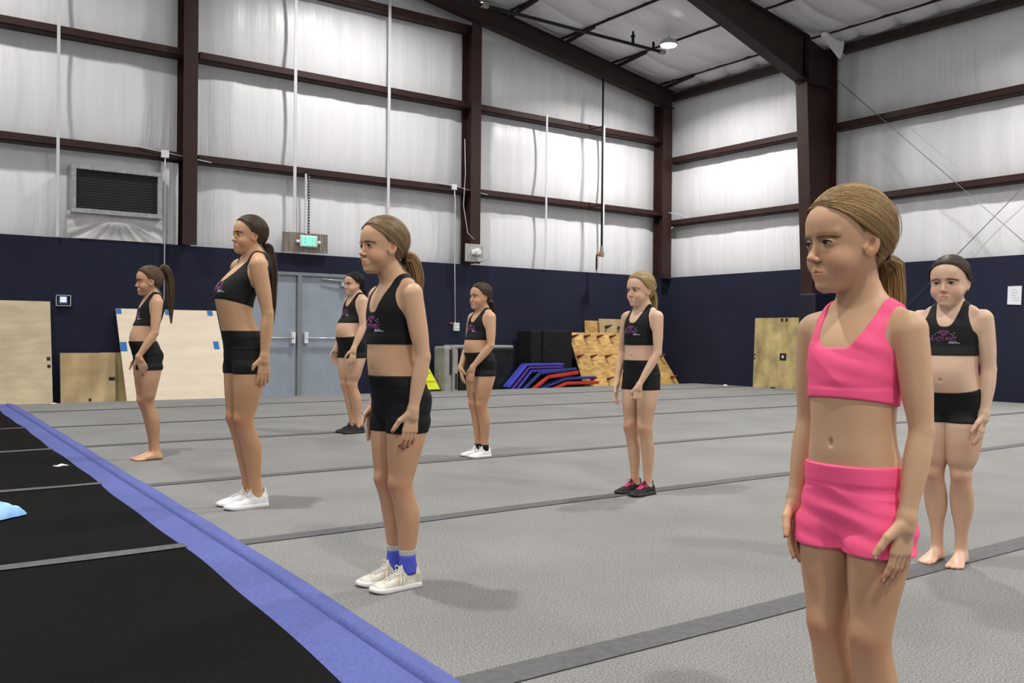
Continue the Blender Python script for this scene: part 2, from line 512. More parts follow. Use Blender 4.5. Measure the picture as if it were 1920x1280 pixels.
for a, b in ((14.9, 10.8), (10.8, xa)):
    za, zb_ = roofz(a) - .13, roofz(b) - .13
    mb.hexa([q(b, -.008, bot(b)), q(a, -.008, bot(a)), q(a, .008, bot(a)), q(b, .008, bot(b)), q(b, -.008, zb_), q(a, -.008, za), q(a, .008, za), q(b, .008, zb_)])
    for (z1, z2) in ((bot(a), bot(b)), (za, zb_)):
        mb.hexa([q(b, -.13, z2 - .02), q(a, -.13, z1 - .02), q(a, .13, z1 - .02), q(b, .13, z2 - .02), q(b, -.13, z2), q(a, -.13, z1), q(a, .13, z1), q(b, .13, z2)])
mb.build('roof_beam', M_beam, t)
mb = MB()
mb.box(q(14.66, -.02, 0), q(14.70, .02, .04))
# bolts at the knee
for yq in (-.10, .10):
    mb = MB(); mb.lathe([(.018, zk - .055), (.018, zk - .03)], (14.79 + .02 - 15.3, yq, 0), 8)
    mb.build('bolt', M_brass, t)

# eave strut and purlins
mb = MB(); mb.box((XW - .06, 5.5, 6.56), (XW + .13, YB - .04, 6.70))
tag(mb.build('eave_strut', M_beam), 'dark steel eave beam where the right wall meets the roof', 'beam')
nth = ['nearest the right wall', 'second from the right wall', 'third from the right wall', 'fourth from the right wall', 'fifth from the right wall', 'sixth from the right wall']
for k, px in enumerate(PUR[:6]):
    mb = MB()
    z = roofz(px)
    mb.box((px - .013, 5.5, z - .020), (px + .013, YB + .1, z + .04))
    # exposed brace where the purlin lands on the end rafter
    mb.hexa([(px - .03, 14.3, z - .05), (px + .03, 14.3, z - .05), (px + .03, 14.3, z), (px - .03, 14.3, z), (px - .03, 15.2, z - .14), (px + .03, 15.2, z - .14), (px + .03, 15.2, z - .08), (px - .03, 15.2, z - .08)])
    tag(mb.build('roof_purlin', M_beam), f'thin dark steel purlin under the white roof lining, {nth[k]}', 'purlin')

# white straps standing in front of the back wall
straps = [(2.585, .045, 8.4, 'far left, beside the vent'), (6.37, .055, 8.2, 'above the exit sign'), (8.22, .055, 7.85, 'left of the middle column'), (11.97, .045, 5.72, 'in the right bay, left one'), (13.58, .045, 5.72, 'in the right bay, right of the black pipe')]
for x, wd, top, wh in straps:
    mb = MB(); mb.box((x - wd / 2, YB - .045, 2.47), (x + wd / 2, YB - .032, min(top, roofz(x) - .1)))
    tag(mb.build('wall_strap', M_strap, None), f'white vertical wall strap, {wh}', 'strap')

# perforated strut above the exit board
mb = MB(); mb.box((6.555, YB - .06, 2.80), (6.59, YB - .035, 3.86)); 
tag(mb.build('metal_strut', M_strap), 'narrow grey metal strut standing above the exit sign board', 'strut')
mb = MB(); mb.box((6.62, YB - .05, 2.80), (6.65, YB - .035, 3.86), 0)
for i in range(20):
    mb.box((6.627, YB - .053, 2.85 + i * .05), (6.643, YB - .049, 2.875 + i * .05), 1)
tag(mb.build('perforated_strut', [M_dark, M_strap]), 'black perforated metal strut above the exit sign board', 'strut')

# ---------------------------------------------------------------- vent
def framebox(x0, x1, z0, z1, y, w_, d, mats, name, parent, m=0):
    mb = MB()
    mb.box((x0, y, z0), (x1, y + d, z0 + w_), m); mb.box((x0, y, z1 - w_), (x1, y + d, z1), m)
    mb.box((x0, y, z0 + w_), (x0 + w_, y + d, z1 - w_), m); mb.box((x1 - w_, y, z0 + w_), (x1, y + d, z1 - w_), m)
    return mb.build(name, mats, parent, .004)
V = empty('wall_vent', (3.43, 15.3, 2.85), label='large galvanized framed vent with dark mesh high on the back wall', cat='vent')
framebox(-.67, .67, .0, .74, 0, .07, .30, M_galv, 'vent_frame', V)
M_mesh = mat('vent_mesh', (.015, .017, .013), .8)
mb = MB(); mb.box((-.60, .05, .07), (.60, .06, .67)); mb.build('screen', M_mesh, V)
mb = MB()
for i in range(14):
    mb.box((-.60, .044, .10 + i * .042), (.60, .05, .104 + i * .042))
mb.build('louver', mat('louvre', (.022, .024, .02), .6), V)
# wrinkled vinyl around the vent
def flap(x, z):
    a = math.atan2(z - 2.86, x - 3.43)
    r = math.hypot(x - 3.43, z - 2.86)
    k = math.sin(a * 17 + r * 2) * .5 + math.sin(a * 31) * .25
    return (x, YB - .015 + .022 * k * min(1, r * 1.6) + .05 * math.exp(-((z - 2.72) / .12) ** 2 - ((x - 3.43) / .4) ** 2) * -1.2, z)
mb = MB(); mb.grid(flap, [2.72 + i * 1.42 / 90 for i in range(91)], [2.47 + i * .42 / 40 for i in range(41)])
tag(mb.build('vinyl_flap', insulation('vinyl_flap', (4, 4, 2), (.5, .5, .5), (.6, .6, .6), .5)), 'crumpled white vinyl sheet tucked under the wall vent', 'vinyl sheet')
def drape(x, z):
    return (x, YB + .06 + .025 * math.sin(x * 38 + .8 * math.sin(z * 2.5)) + .012 * math.sin(x * 90) - .04 * (x - 4.12) , z)
mb = MB(); mb.grid(drape, [4.12 + i * .27 / 40 for i in range(41)], [2.47 + i * (GB - .1 - 2.47) / 30 for i in range(31)])
tag(mb.build('vinyl_flap', M_insb), 'narrow pleated vinyl drape between the vent and the column', 'vinyl sheet')

# ---------------------------------------------------------------- conduits, boxes
def conduit(name, pts, r, m, lab, cat, box=None):
    t = empty(name, pts[0], label=lab, cat=cat)
    mb = MB(); mb.tube([Vector(p) - Vector(pts[0]) for p in pts], r, 8); mb.build('pipe', m, t)
    return t
t = conduit('electrical_conduit', [(4.155, YB - .05, 3.92), (4.16, YB - .05, 3.7), (4.165, YB - .04, 3.4), (4.16, YB - .03, 1.38)], .011, M_strap, 'thin white conduit dropping beside the vent to the plywood', 'conduit')
mb = MB(); mb.box((-.06, -.02, -.07), (.06, .03, .05)); mb.build('junction_box', M_plastic, t, .004)
mb = MB(); mb.tube([(-.45, 0, .06), (0, -.01, .015), (.75, 0, -.06)], .008); mb.build('side_conduit', M_strap, t)
t = conduit('electrical_conduit', [(9.665, YB - .05, 3.95), (9.69, YB - .05, 3.7), (9.70, YB - .04, 2.5), (9.735, YB - .02, 1.27)], .011, M_strap, 'thin white conduit dropping left of the emergency light to an outlet', 'conduit')
mb = MB(); mb.box((-.055, -.02, -.06), (.055, .03, .05)); mb.build('junction_box', M_plastic, t, .004)
mb = MB(); mb.tube([(-.45, 0, .05), (0, -.01, .01), (.8, 0, -.08)], .008); mb.build('side_conduit', M_strap, t)
t = empty('wall_outlet', (9.76, YB, 1.2), label='white outlet box with orange tag at the end of the conduit', cat='outlet')
mb = MB(); mb.box((-.06, -.05, -.08), (.06, 0, .08)); mb.build('box', M_plastic, t, .004)
M_sock = mat('socket_grey', (.35, .36, .38), .5)
for dz in (-.035, .035):
    for dx in (-.025, .025): MB().box((dx - .012, -.054, dz - .015), (dx + .012, -.0495, dz + .015)).build('socket', M_sock, t)
mb = MB(); mb.box((-.15, -.03, .06), (-.065, -.01, .085)); mb.build('cable_plug', M_orange, t)
t = conduit('cable_loop', [(15.44, YB - .2, 3.93), (15.5, YB - .2, 3.92), (15.55, YB - .4, 3.88), (15.56, YB - .7, 3.76)], .008, M_strap, 'short white cable bridging the corner column to the right wall girt', 'cable')
t = conduit('wall_cable', [(9.86, YB - .12, 4.9), (9.88, YB - .12, 4.2), (9.84, YB - .12, 3.6), (9.90, YB - .19, 3.05), (10.05, YB - .2, 2.93)], .007, M_strap, 'thin white cable hanging along the middle column to the emergency light', 'cable')
# sprinkler riser
t = conduit('sprinkler_pipe', [(13.2, 15.0, 6.6), (13.2, 15.0, 2.95)], .021, M_dark, 'black vertical drain pipe with valve on the back wall right bay', 'pipe')
mb = MB(); mb.tube([(0, 0, -3.62), (0, 0, -3.75)], .035, 10); mb.box((-.06, -.04, -3.84), (.04, .04, -3.74)); mb.build('valve', M_brass, t, .006)
mb = MB(); mb.tube([(-.04, 0, -3.80), (-.13, 0, -3.80)], .022, 8); mb.build('elbow', M_orange, t)
mb = MB(); mb.tube([(-.13, 0, -3.79), (-.145, 0, -3.85), (-.145, .0, -4.13)], .016, 8); mb.build('drain_pipe', M_dark, t)
mb = MB(); mb.box((-.105, -.005, -4.09), (-.075, .005, -3.84)); mb.build('tag_strip', mat('pale_tag', (.6, .5, .5), .6), t)
for zc_ in (GB - .02, GA - .02):
    mb = MB(); mb.box((-.012, -.02, zc_ - 6.62), (.012, YB - 15.03, zc_ - 6.60)); mb.build('pipe_clamp', M_dark, t)
# sprinkler branch line under the roof
t = empty('sprinkler_branch_line', (7.0, 12, 6.19), label='long black sprinkler pipe hung below the white roof lining', cat='pipe')
mb = MB(); mb.tube([(-6, 0, 0), (4.95, 0, .01)], .028, 10); mb.build('pipe', M_dark, t)
mb = MB(); mb.tube([(4.90, 0, .01), (5.02, 0, .01)], .045, 10); mb.build('end_cap', M_brass, t)
mb = MB(); mb.tube([(1.02, 0, .01), (1.14, 0, .01)], .042, 10); mb.build('coupling', M_brass, t)
mb = MB(); mb.tube([(4.25, 0, .02), (4.25, 0, .14)], .026, 8); mb.tube([(4.25, 0, .14), (4.25, 0, .17)], .04, 8); mb.tube([(4.25, 0, .17), (4.25, 0, .24)], .018, 8); mb.build('sprinkler_head', M_dark, t)
mb = MB(); mb.tube([(4.75, 0, .02), (4.75, 0, .14), (4.92, .15, .16)], .022, 8); mb.build('hanger', M_dark, t)

# lamps: round high-bay fittings
names = []
for i, (x, y) in enumerate(LAMPS):
    z = roofz(x) - .29
    vis = (x > 13 and y > 13)
    t = empty('high_bay_lamp', (x, y, z), label='round glowing high bay lamp hung under the roof near the beam' if vis else 'round high bay lamp hung under the roof outside the view', cat='lamp', group=None if vis else 'high bay lamps outside the view')
    mb = MB(); mb.lathe([(.05, .10), (.12, .09), (.17, .05), (.18, .0), (.165, -.02)][::-1], (0, 0, 0), 24); mb.build('housing', M_lampb, t)
    mb = MB(); mb.lathe([(.02, -.055), (.10, -.05), (.15, -.035), (.163, -.022)], (0, 0, 0), 24); mb.build('lens', M_lamp, t)
    mb = MB(); mb.tube([(0, 0, .10), (0, 0, .17)], .012, 8); mb.build('hook', M_lampb, t)
    L = bpy.data.lights.new('lamp_light', 'AREA'); L.shape = 'DISK'; L.size = .34; L.energy = LAMP_W * (1.2 if x > 10 else .95 if x < 3 else 1.0) * (.82 if y > 10 else 1.15 if y > 0 else 1.3); L.spread = 2.6; L.color = (1, .97, .93)
    lo = bpy.data.objects.new('lamp_light', L); lo.location = (0, 0, -.065); link(lo, t)
mb = MB(); mb.tube([(13.29, 13.3, roofz(13.29)), (13.4, 13.0, roofz(13.4) - .06)], .02, 8)

# loose insulation flap beside the big column
def fl(u, v):
    x = 14.95 + .55 * u
    y = 10.75 - .1 * math.sin(u * 3) - .12 * v
    z = roofz(x) - .11 - v * (.34 + .12 * math.sin(u * 4)) + .05 * math.sin(u * 7 + v * 3)
    return (x, y + .07 * math.sin(v * 4 + u * 5), z)
mb = MB(); mb.grid(fl, [i / 16 for i in range(17)], [i / 12 for i in range(13)])
o = mb.build('insulation_flap', M_insc); tag(o, 'torn flap of roof lining hanging beside the big column', 'roof lining flap')
sol = o.modifiers.new('s', 'SOLIDIFY'); sol.thickness = .01

# cable cross bracing on the right wall
for pts, lab in (([(15.5, 10.9, 6.13), (15.5, 5.9, 1.3)], 'thin steel brace cable falling to the right across the right wall'),
                 ([(15.52, 9.4, 1.55), (15.52, 6.0, 4.75)], 'thin steel brace cable rising to the right across the right wall')):
    mb = MB(); mb.tube(pts, .007, 6)
    tag(mb.build('brace_cable', mat('cable_steel', (.25, .25, .26), .4, .7)), lab, 'cable')

# ---------------------------------------------------------------- doors
dr = empty('door_1', (0, YB, 0)); dr['kind'] = 'structure'
mb = MB(); yy0 = .04
mb.box((DX0, 0, -.12), (DX0 + .06, .12, DT)); mb.box((DX1 - .06, 0, -.12), (DX1, .12, DT)); mb.box((DX0 + .06, 0, DT - .06), (DX1 - .06, .12, DT)); mb.box((6.46, -.005, -.12), (6.54, .12, DT - .06))
mb.build('door_frame', M_doorf, dr, .004)
for a, b, hx in ((DX0 + .06, 6.46, 6.38), (6.54, DX1 - .06, 6.62)):
    mb = MB(); mb.box((a + .004, .05, -.11), (b - .004, .095, DT - .064)); lf = mb.build('door_leaf', M_door, dr, .003)
    mb = MB()
    x1, x2 = (a + .12, hx) if hx > (a + b) / 2 else (hx, b - .12)
    mb.tube([(x1, -.02, .955), (x2, -.02, .955)], .018, 8)
    mb.build('push_bar', M_alu, lf)
    mb = MB(); mb.box((hx - .035, -.03, .86), (hx + .035, .05, 1.06)); mb.build('bar_housing', M_plastic, lf, .008)
    e = b - .15 if hx < (a + b) / 2 else a + .1
    mb = MB(); mb.box((e - .03, -.03, .93), (e + .03, .05, .98)); mb.build('bar_end', M_alu, lf, .004)
mb = MB(); mb.box((7.28, -.04, 1.90), (7.60, .045, 1.97)); mb.tube([(7.35, -.02, 2.0), (6.92, .0, 2.02)], .012, 6); mb.build('door_closer', M_alu, dr)

# ---------------------------------------------------------------- exit sign
t = empty('exit_sign_board', (6.56, 15.33, 2.47), label='brown ribbed board above the door that carries the exit sign', cat='board')
mb = MB(); mb.box((-.42, 0, 0), (.42, .02, .34)); mb.build('board', M_board, t)
mb = MB()
for i in range(9): mb.box((-.37 + i * .092, -.003, .01), (-.364 + i * .092, .0, .33))
mb.build('groove', mat('groove', (.42, .37, .31), .8), t)
for i in range(3):
    for zq in (.015, .33): MB().lathe([(.012, -.012), (.012, .0)], (-.36 + i * .36, 0, zq), 8, 0, 1).build('screw', M_alu, t)
E_ = empty('exit_sign', (6.60, 15.32, 2.56), label='lit green exit sign on the brown ribbed board over the doors', cat='exit sign')
mb = MB(); mb.box((-.165, -.05, 0), (.165, .005, .205)); mb.build('housing', M_plastic, E_, .02)
mb = MB(); mb.box((-.135, -.054, .02), (.135, -.051, .185)); mb.build('face', mat('sign_face', (.30, .62, .48), .3, emit=(.25, .75, .5), es=.25), E_)
mb = MB()
Z0, Z1 = .035, .17
def bar(p0, p1, wd=.014):
    a, b = Vector((p0[0], 0, p0[1])), Vector((p1[0], 0, p1[1]))
    d = (b - a).normalized(); n = Vector((-d.z, 0, d.x)) * wd / 2
    a -= d * wd * .3; b += d * wd * .3
    mb.hexa([tuple(v + Vector((0, yq, 0))) for yq in (-.056,) for v in (a + n, b + n, b - n, a - n)] + [tuple(v + Vector((0, -.060, 0))) for v in (a + n, b + n, b - n, a - n)])
for p0, p1 in (((-.118, Z0), (-.118, Z1)), ((-.118, Z0), (-.072, Z0)), ((-.118, .1), (-.078, .1)), ((-.118, Z1), (-.072, Z1)),
               ((-.052, Z0), (.002, Z1)), ((-.052, Z1), (.002, Z0)), ((.028, Z0), (.028, Z1)), ((.086, Z0), (.086, Z1)), ((.055, Z1), (.118, Z1))):
    bar(p0, p1)
mb.build('lettering', M_green, E_)
for sx in (-1, 1): MB().lathe([(.006, -.05), (.03, -.045), (.034, -.02), (.03, 0)], (sx * .2, 0, .09), 14, 0, 1).build('side_lamp', M_plastic, E_)

# emergency light
t = empty('emergency_light', (10.07, 15.2, 2.49), label='emergency light under a clear guard on a grey board by the middle column', cat='emergency light')
mb = MB(); mb.box((-.22, .02, 0), (.20, .045, .35)); mb.build('backing_board', M_greyb, t, .003)
mb = MB(); mb.lathe([(.02, -.10), (.06, -.095), (.075, -.05), (.07, .02)], (.02, 0, .19), 16, 0, 1); mb.box((-.09, -.03, .14), (.13, .02, .24)); mb.build('lamp_head', M_glass, t, .01)
mb = MB(); mb.box((.02, -.02, .0), (.16, .02, .05)); mb.build('battery_box', M_alu, t, .006)
mb = MB()
for a, b in (((-.12, -.14, .32), (.24, -.14, .32)), ((.24, -.14, .32), (.24, -.14, .06)), ((.24, -.14, .06), (-.10, -.14, .06)), ((.24, -.14, .32), (.20, .02, .34)), ((.24, -.14, .06), (.20, .02, .02))):
    mb.tube([a, b], .005, 6)
mb.build('wire_guard', M_strap, t)

# thermostat
t = empty('wall_thermostat', (2.675, YB, 1.50), label='small wall thermostat with lit blue screen in a clear cover', cat='thermostat')
mb = MB(); mb.box((-.07, -.025, -.06), (.07, 0, .07)); mb.build('body', mat('thermo_dark', (.05, .06, .08), .4), t, .004)
mb = MB(); mb.box((-.045, -.029, -.025), (.045, -.0255, .06)); mb.build('screen', M_screen, t)
t2 = framebox(-.105, .105, -.085, .085, -.05, .012, .05, mat('clear_cover', (.45, .48, .52), .2), 'cover', t)

# ---------------------------------------------------------------- boards on the back wall
def panel(name, corners, th, m, label, cat, marks=()):
    """corners: 4 world points bl, br, tr, tl of the front face; thickness goes back (+y or +x)"""
    bl, br, tr, tl = [Vector(c) for c in corners]
    n = (br - bl).cross(tl - bl).normalized() * -1
    if n.dot(Vector((1, 1, 0))) < 0: n = -n
    base = bl
    t = empty(name, bl, label=label, cat=cat)
    mb = MB(); mb.hexa([v - base for v in (bl, br, br + n * th, bl + n * th)] + [v - base for v in (tl, tr, tr + n * th, tl + n * th)])
    mb.build('sheet', m, t)
    U, W = br - bl, tl - bl
    for nm, mt, u0, v0, u1, v1 in marks:
        def P(u, v): return U * u + (W * (1 - u) + (tr - br) * u) * v
        mb = MB()
        a = [P(u0, v0), P(u1, v0), P(u1, v1), P(u0, v1)]
        mb.hexa([p - n * .001 for p in a] + [p - n * .003 for p in a])
        mb.build(nm, mt, t)
    return t
fz = -.12
panel('plywood_sheet', [(.70, 15.22, fz), (2.515, 15.22, fz), (2.485, 15.34, 1.48), (.70, 15.34, 1.48)], .018, M_ply, 'tall pale plywood sheet leaning at the far left of the back wall', 'plywood',
      [('tape_patch', M_blk, .962, .445, .989, .478), ('tape_patch', M_blk, .965, .375, .99, .405)])
panel('plywood_sheet', [(3.2, 15.30, fz), (3.75, 15.30, fz), (3.75, 15.37, .71), (3.2, 15.37, .71)], .012, M_plyw, 'brown weathered plywood piece mostly hidden behind the white board', 'plywood')
panel('plywood_sheet', [(2.625, 15.24, fz), (3.405, 15.24, fz), (3.405, 15.31, .705), (2.62, 15.31, .705)], .018, M_ply2, 'low tan plywood board between the tall sheet and the white board', 'plywood',
      [('tape_patch', M_blk, .875, .48, .99, .545), ('tape_patch', M_blk, .5, .1, .55, .155)])
panel('plywood_sheet', [(3.52, 14.98, fz), (5.20, 14.98, fz), (5.00, 15.36, 1.40), (3.42, 15.36, 1.40)], .018, M_ply3, 'large whitish plywood sheet with blue tape marks leaning left of the doors', 'plywood',
      [('blue_tape', M_btape, .0, .945, .05, .998), ('blue_tape', M_btape, .47, .945, .53, .998), ('blue_tape', M_btape, .90, .945, .955, .998), ('blue_tape', M_btape, .0, .56, .06, .655), ('blue_tape', M_btape, .90, .58, .955, .665)])
# right wall plywood
panel('plywood_sheet', [(15.50, 12.77, -.0), (15.48, 11.36, -.0), (15.56, 11.36, 1.455), (15.56, 12.77, 1.455)], .018, M_plyw, 'weathered plywood sheet with black square marks against the right wall', 'plywood',
      [('square_mark', M_blk, .475, .40, .59, .50), ('square_centre', M_paper, .515, .432, .55, .468), ('tape_mark', M_blk, .47, .945, .51, .99), ('tape_mark', M_blk, .55, .945, .59, .99),
       ('tape_mark', M_blk, .005, .455, .03, .485), ('tape_mark', M_blk, .005, .40, .03, .43), ('tape_mark', M_blk, .33, .0, .42, .018)])
for o in bpy.data.objects:      # keep the small centre in front of its square
    if o.name == 'square_centre': o.location = Vector((-.004, 0, 0))

# column pad
t = empty('column_pad', (15.05, 11.1, 0), label='dark navy foam pad wrapped around the foot of the big column', cat='pad')
mb = MB(); mb.box((-.04, -.20, 0), (.50, .17, 1.90)); mb.build('pad', M_navypad, t, .03)

# paper notice
t = empty('paper_notice', (XW, 7.46, 1.62), label='white handwritten paper sheet taped to the right navy wall', cat='paper')
mb = MB(); mb.hexa([(-.012, .115, 0), (-.008, -.105, -.01), (-.004, -.105, -.01), (-.004, .115, 0), (-.012, .105, .30), (-.008, -.115, .30), (-.004, -.115, .30), (-.004, .105, .30)])
mb.build('sheet', M_paper, t)
mb = MB()
for i, (a, b) in enumerate([(.05, -.04), (.04, -.06), (.05, -.02), (.03, -.07), (.0, -.08)]):
    pts = [(-.0135, a + (b - a) * k / 14, .24 - i * .042 + .008 * math.sin(k * 2.3 + i)) for k in range(15)]
    mb.tube(pts, .0016, 4)
mb.build('handwriting', M_ink, t)

# ---------------------------------------------------------------- climbing wall boards
rnd = random.Random(3)
def hold(m, parent, p, s=1.0):
    mb = MB()
    a = rnd.uniform(-.3, .3)
    mb.tube([p, Vector(p) + Vector((0, -.05, .005)), Vector(p) + Vector((.03 + a * .02, -.10, .025)), Vector(p) + Vector((.07, -.125, .045))], [.045 * s, .05 * s, .036 * s, .022 * s], 10)
    mb.build('climbing_hold', m, parent)
t = empty('climbing_board', (12.46, 14.75, fz), label='large orange plywood climbing board with rows of red holds', cat='climbing board')
W_, H_, lean = 2.95, 1.24, .45
mb = MB(); mb.hexa([(.12, 0, 0), (2.98, 0, 0), (2.98, .02, 0), (.12, .02, 0), (.0, lean, H_), (2.40, lean, H_), (2.40, lean + .02, H_), (0, lean + .02, H_)])
mb.build('sheet', M_osb, t)
for r, (v, us) in enumerate(((.93, (.03, .17, .32, .47, .62, .77, .92)), (.585, (.02, .165, .325, .49, .64, .79, .955)), (.20, (.085, .255, .42, .58, .74, .95)))):
    for u in us:
        x0, x1 = .12 * (1 - v), 2.98 * (1 - v) + 2.40 * v
        hold(M_hold, t, (x0 + (x1 - x0) * u, lean * v, H_ * v), .62)
panel('climbing_board', [(13.45, 15.15, fz), (14.9, 15.15, fz), (14.9, 15.33, 1.43), (13.43, 15.33, 1.43)], .02, M_ply2, 'paler climbing board with dark green holds behind the orange one', 'climbing board')
t = [o for o in bpy.data.objects if o.name.startswith('climbing_board')][-1]
for dx, dz in ((.15, 1.37), (.52, 1.36), (.9, 1.36), (1.3, 1.36)):
    hold(M_holdg, t, (dx, .14, dz), .7)
panel('plywood_sheet', [(13.0, 15.22, fz), (13.75, 15.22, fz), (13.70, 15.385, 1.385), (13.07, 15.385, 1.385)], .015, M_osb, 'narrow orange plywood offcut behind the climbing boards', 'plywood')

# ---------------------------------------------------------------- mats
# folded grey edged crash mat with black face
t = empty('crash_mat', (9.2, 14.9, fz), label='thick upright crash mat, black face and grey edges, under the wall outlet', cat='mat')
mb = MB(); mb.box((0, 0, 0), (.16, .42, .94)); mb.build('grey_side', M_vinylg, t, .04)
mb = MB(); mb.box((.165, 0, 0), (.31, .42, .95)); mb.build('grey_side', M_vinylg, t, .04)
mb = MB(); mb.box((.32, -.02, 0), (1.62, .40, .93)); mb.build('black_face', M_vinylk, t, .05)
mb = MB(); mb.box((.22, -.01, .90), (1.60, .42, .965)); mb.build('top_flap', M_vinylg, t, .02)
mb = MB(); mb.box((.10, -.008, .40), (.155, -.0, .88)); mb.build('black_strap', M_blk, t)
mb = MB(); mb.box((.23, -.008, .12), (.275, -.0, .42)); mb.build('black_strap', M_blk, t)
# second leaning grey mat edge at right of it
# yellow sign block
t = empty('yellow_wedge', (8.75, 15.0, fz), label='bright yellow folded mat leaning beside the grey and black crash mat', cat='mat')
mb = MB()
mb.hexa([(.05, 0, .12), (.42, 0, .12), (.42, .10, .12), (.05, .10, .12), (-.12, .28, .62), (.27, .28, .62), (.30, .35, .62), (-.12, .35, .62)]); mb.build('panel', M_yel, t, .012)
mb = MB(); mb.hexa([(.04, -.01, 0), (.44, -.01, 0), (.44, .10, 0), (.04, .10, 0), (.05, 0, .12), (.43, 0, .12), (.43, .1, .12), (.05, .1, .12)]); mb.build('black_base', M_blk, t)
mb = MB()
for k in (.3, .62): mb.box((.02 - .17 * k, .26 * k - .008, .12 + .5 * k), (.36 - .13 * k, .26 * k + .004, .13 + .5 * k))
mb.build('seam', mat('yellow_seam', (.5, .55, .02), .5), t)
# red box sliver by the doors
mb = MB(); mb.box((7.95, 14.95, fz), (8.32, 15.3, .34)); tag(mb.build('storage_bin', M_nblue, None, .02), 'dark blue block standing right of the doors', 'block')
# upright dark foam blocks
for k, (x0, x1, y0, z1, lab) in enumerate(((11.22, 11.50, 14.87, 1.15, 'upright black foam block, left narrow one behind the stacked mats'), (11.52, 12.30, 14.87, 1.16, 'upright black foam block, wide one behind the stacked mats'))):
    mb = MB(); mb.box((x0, y0, fz), (x1, 15.35, z1)); tag(mb.build('foam_block', M_foamk, None, .03), lab, 'foam block')
# stacked folding mats : bent panels
def bent(pts, th, y0, y1, m, lab, cov=None):
    n = len(pts)
    up_, dn = [], []
    for i, p in enumerate(pts):
        a = Vector(pts[max(i - 1, 0)]); b = Vector(pts[min(i + 1, n - 1)])
        d = (b - a).normalized(); nn = Vector((-d.y, d.x))
        up_.append(tuple(Vector(p) + nn * th / 2)); dn.append(tuple(Vector(p) - nn * th / 2))
    mb = MB()
    for i in range(n - 1):
        quad = [dn[i], dn[i + 1], up_[i + 1], up_[i]]
        mb.prism(quad, 1, y0, y1)
    o = mb.build('folding_mat', m, None, .012)
    return tag(o, lab, 'mat')
bent([(10.50, .02), (10.95, .46), (11.88, .46)], .050, 14.62, 14.82, M_rblue, 'blue folding mat, topmost of the slumped stack')
bent([(10.58, -.03), (11.0, .40), (11.86, .405)], .048, 14.62, 14.82, mat('purple_vinyl', (.10, .03, .22), .4), 'purple folding mat, second from top of the slumped stack')
bent([(10.66, -.08), (11.06, .335), (11.90, .35)], .050, 14.62, 14.82, M_rblue, 'blue folding mat, third from top of the slumped stack')
bent([(10.76, -.06), (11.22, .29), (12.15, .37)], .055, 14.53, 14.60, M_nblue, 'dark blue folding mat in the middle of the slumped stack')
bent([(10.98, -.06), (11.42, .215), (12.2, .295)], .072, 14.53, 14.60, M_red, 'red folding mat, upper one of the slumped stack')
bent([(11.2, -.03), (11.85, .16), (12.68, .185)], .045, 14.53, 14.80, M_nblue, 'dark blue folding mat, lower one of the slumped stack')
bent([(11.38, -.09), (11.9, .078), (12.76, .075)], .065, 14.53, 14.80, M_red, 'red folding mat, lowest of the slumped stack')

# ---------------------------------------------------------------- small things on the floor
def scrap(x, y, s, lab, z=.008):
    mb = MB()
    mb.grid(lambda u, v: (x + s * u * (1 + .15 * math.sin(v * 5)), y + s * .55 * v + .02 * math.sin(u * 4), z + .012 * max(0, math.cos(u * 2) * math.cos(v * 2))), [-1 + i * .25 for i in range(9)], [-1 + i * .25 for i in range(9)])
    o = mb.build('paper_scrap', M_paper); tag(o, lab, 'scrap')
    s_ = o.modifiers.new('s', 'SOLIDIFY'); s_.thickness = .004
scrap(1.31, 7.60, .045, 'white frayed scrap on the black carpet beside the blue strip')
scrap(2.38, 14.35, .05, 'white scrap on the grey carpet near the tall plywood')
mb = MB(); mb.lathe([(.05, 0), (.055, .02), (.03, .035)], (15.25, 13.3, .0), 14); tag(mb.build('floor_cap', M_plastic), 'small white cap on the carpet below the right wall', 'cap')

# light blue cloth, crumpled
def ncl(x, y): return math.sin(x * 3.1 + 1.3 * math.sin(y * 2.3)) * .5 + math.sin(y * 4.3 + 1.7 * math.sin(x * 3.7 + 1)) * .35 + math.sin(x * 8 + y * 5) * .15
mb = MB()
def cloth(i, j):
    r = i / 40; a = j / 72 * 2 * math.pi
    R = .17 * (1 + .16 * math.sin(3 * a + .7) + .10 * math.sin(7 * a) + (.25 if False else 0)) * (1 + .35 * max(0, math.cos(a + .12)) ** 14)
    x, y = R * r * math.cos(a) * 1.15, R * r * math.sin(a)
    hgt = .085 * (1 - r ** 3) ** .8 * (1 + .16 * ncl(x * 16, y * 16)) + .014 * abs(math.sin(a * 5 + r * 6)) * (1 - r)
    return (x, y, hgt)
mb.grid(cloth, range(41), range(73))
o = mb.build('cloth', noisy('light_blue_cloth', (.20, .42, .78), (.34, .58, .88), (9, 9, 9), 4, .8, .3, .01), None)
o.location = (.515, 5.62, .012); tag(o, 'crumpled light blue cloth lying on the black carpet at the left edge', 'cloth')

#PEOPLE#
# ================================================================ PEOPLE
F32 = np.float32


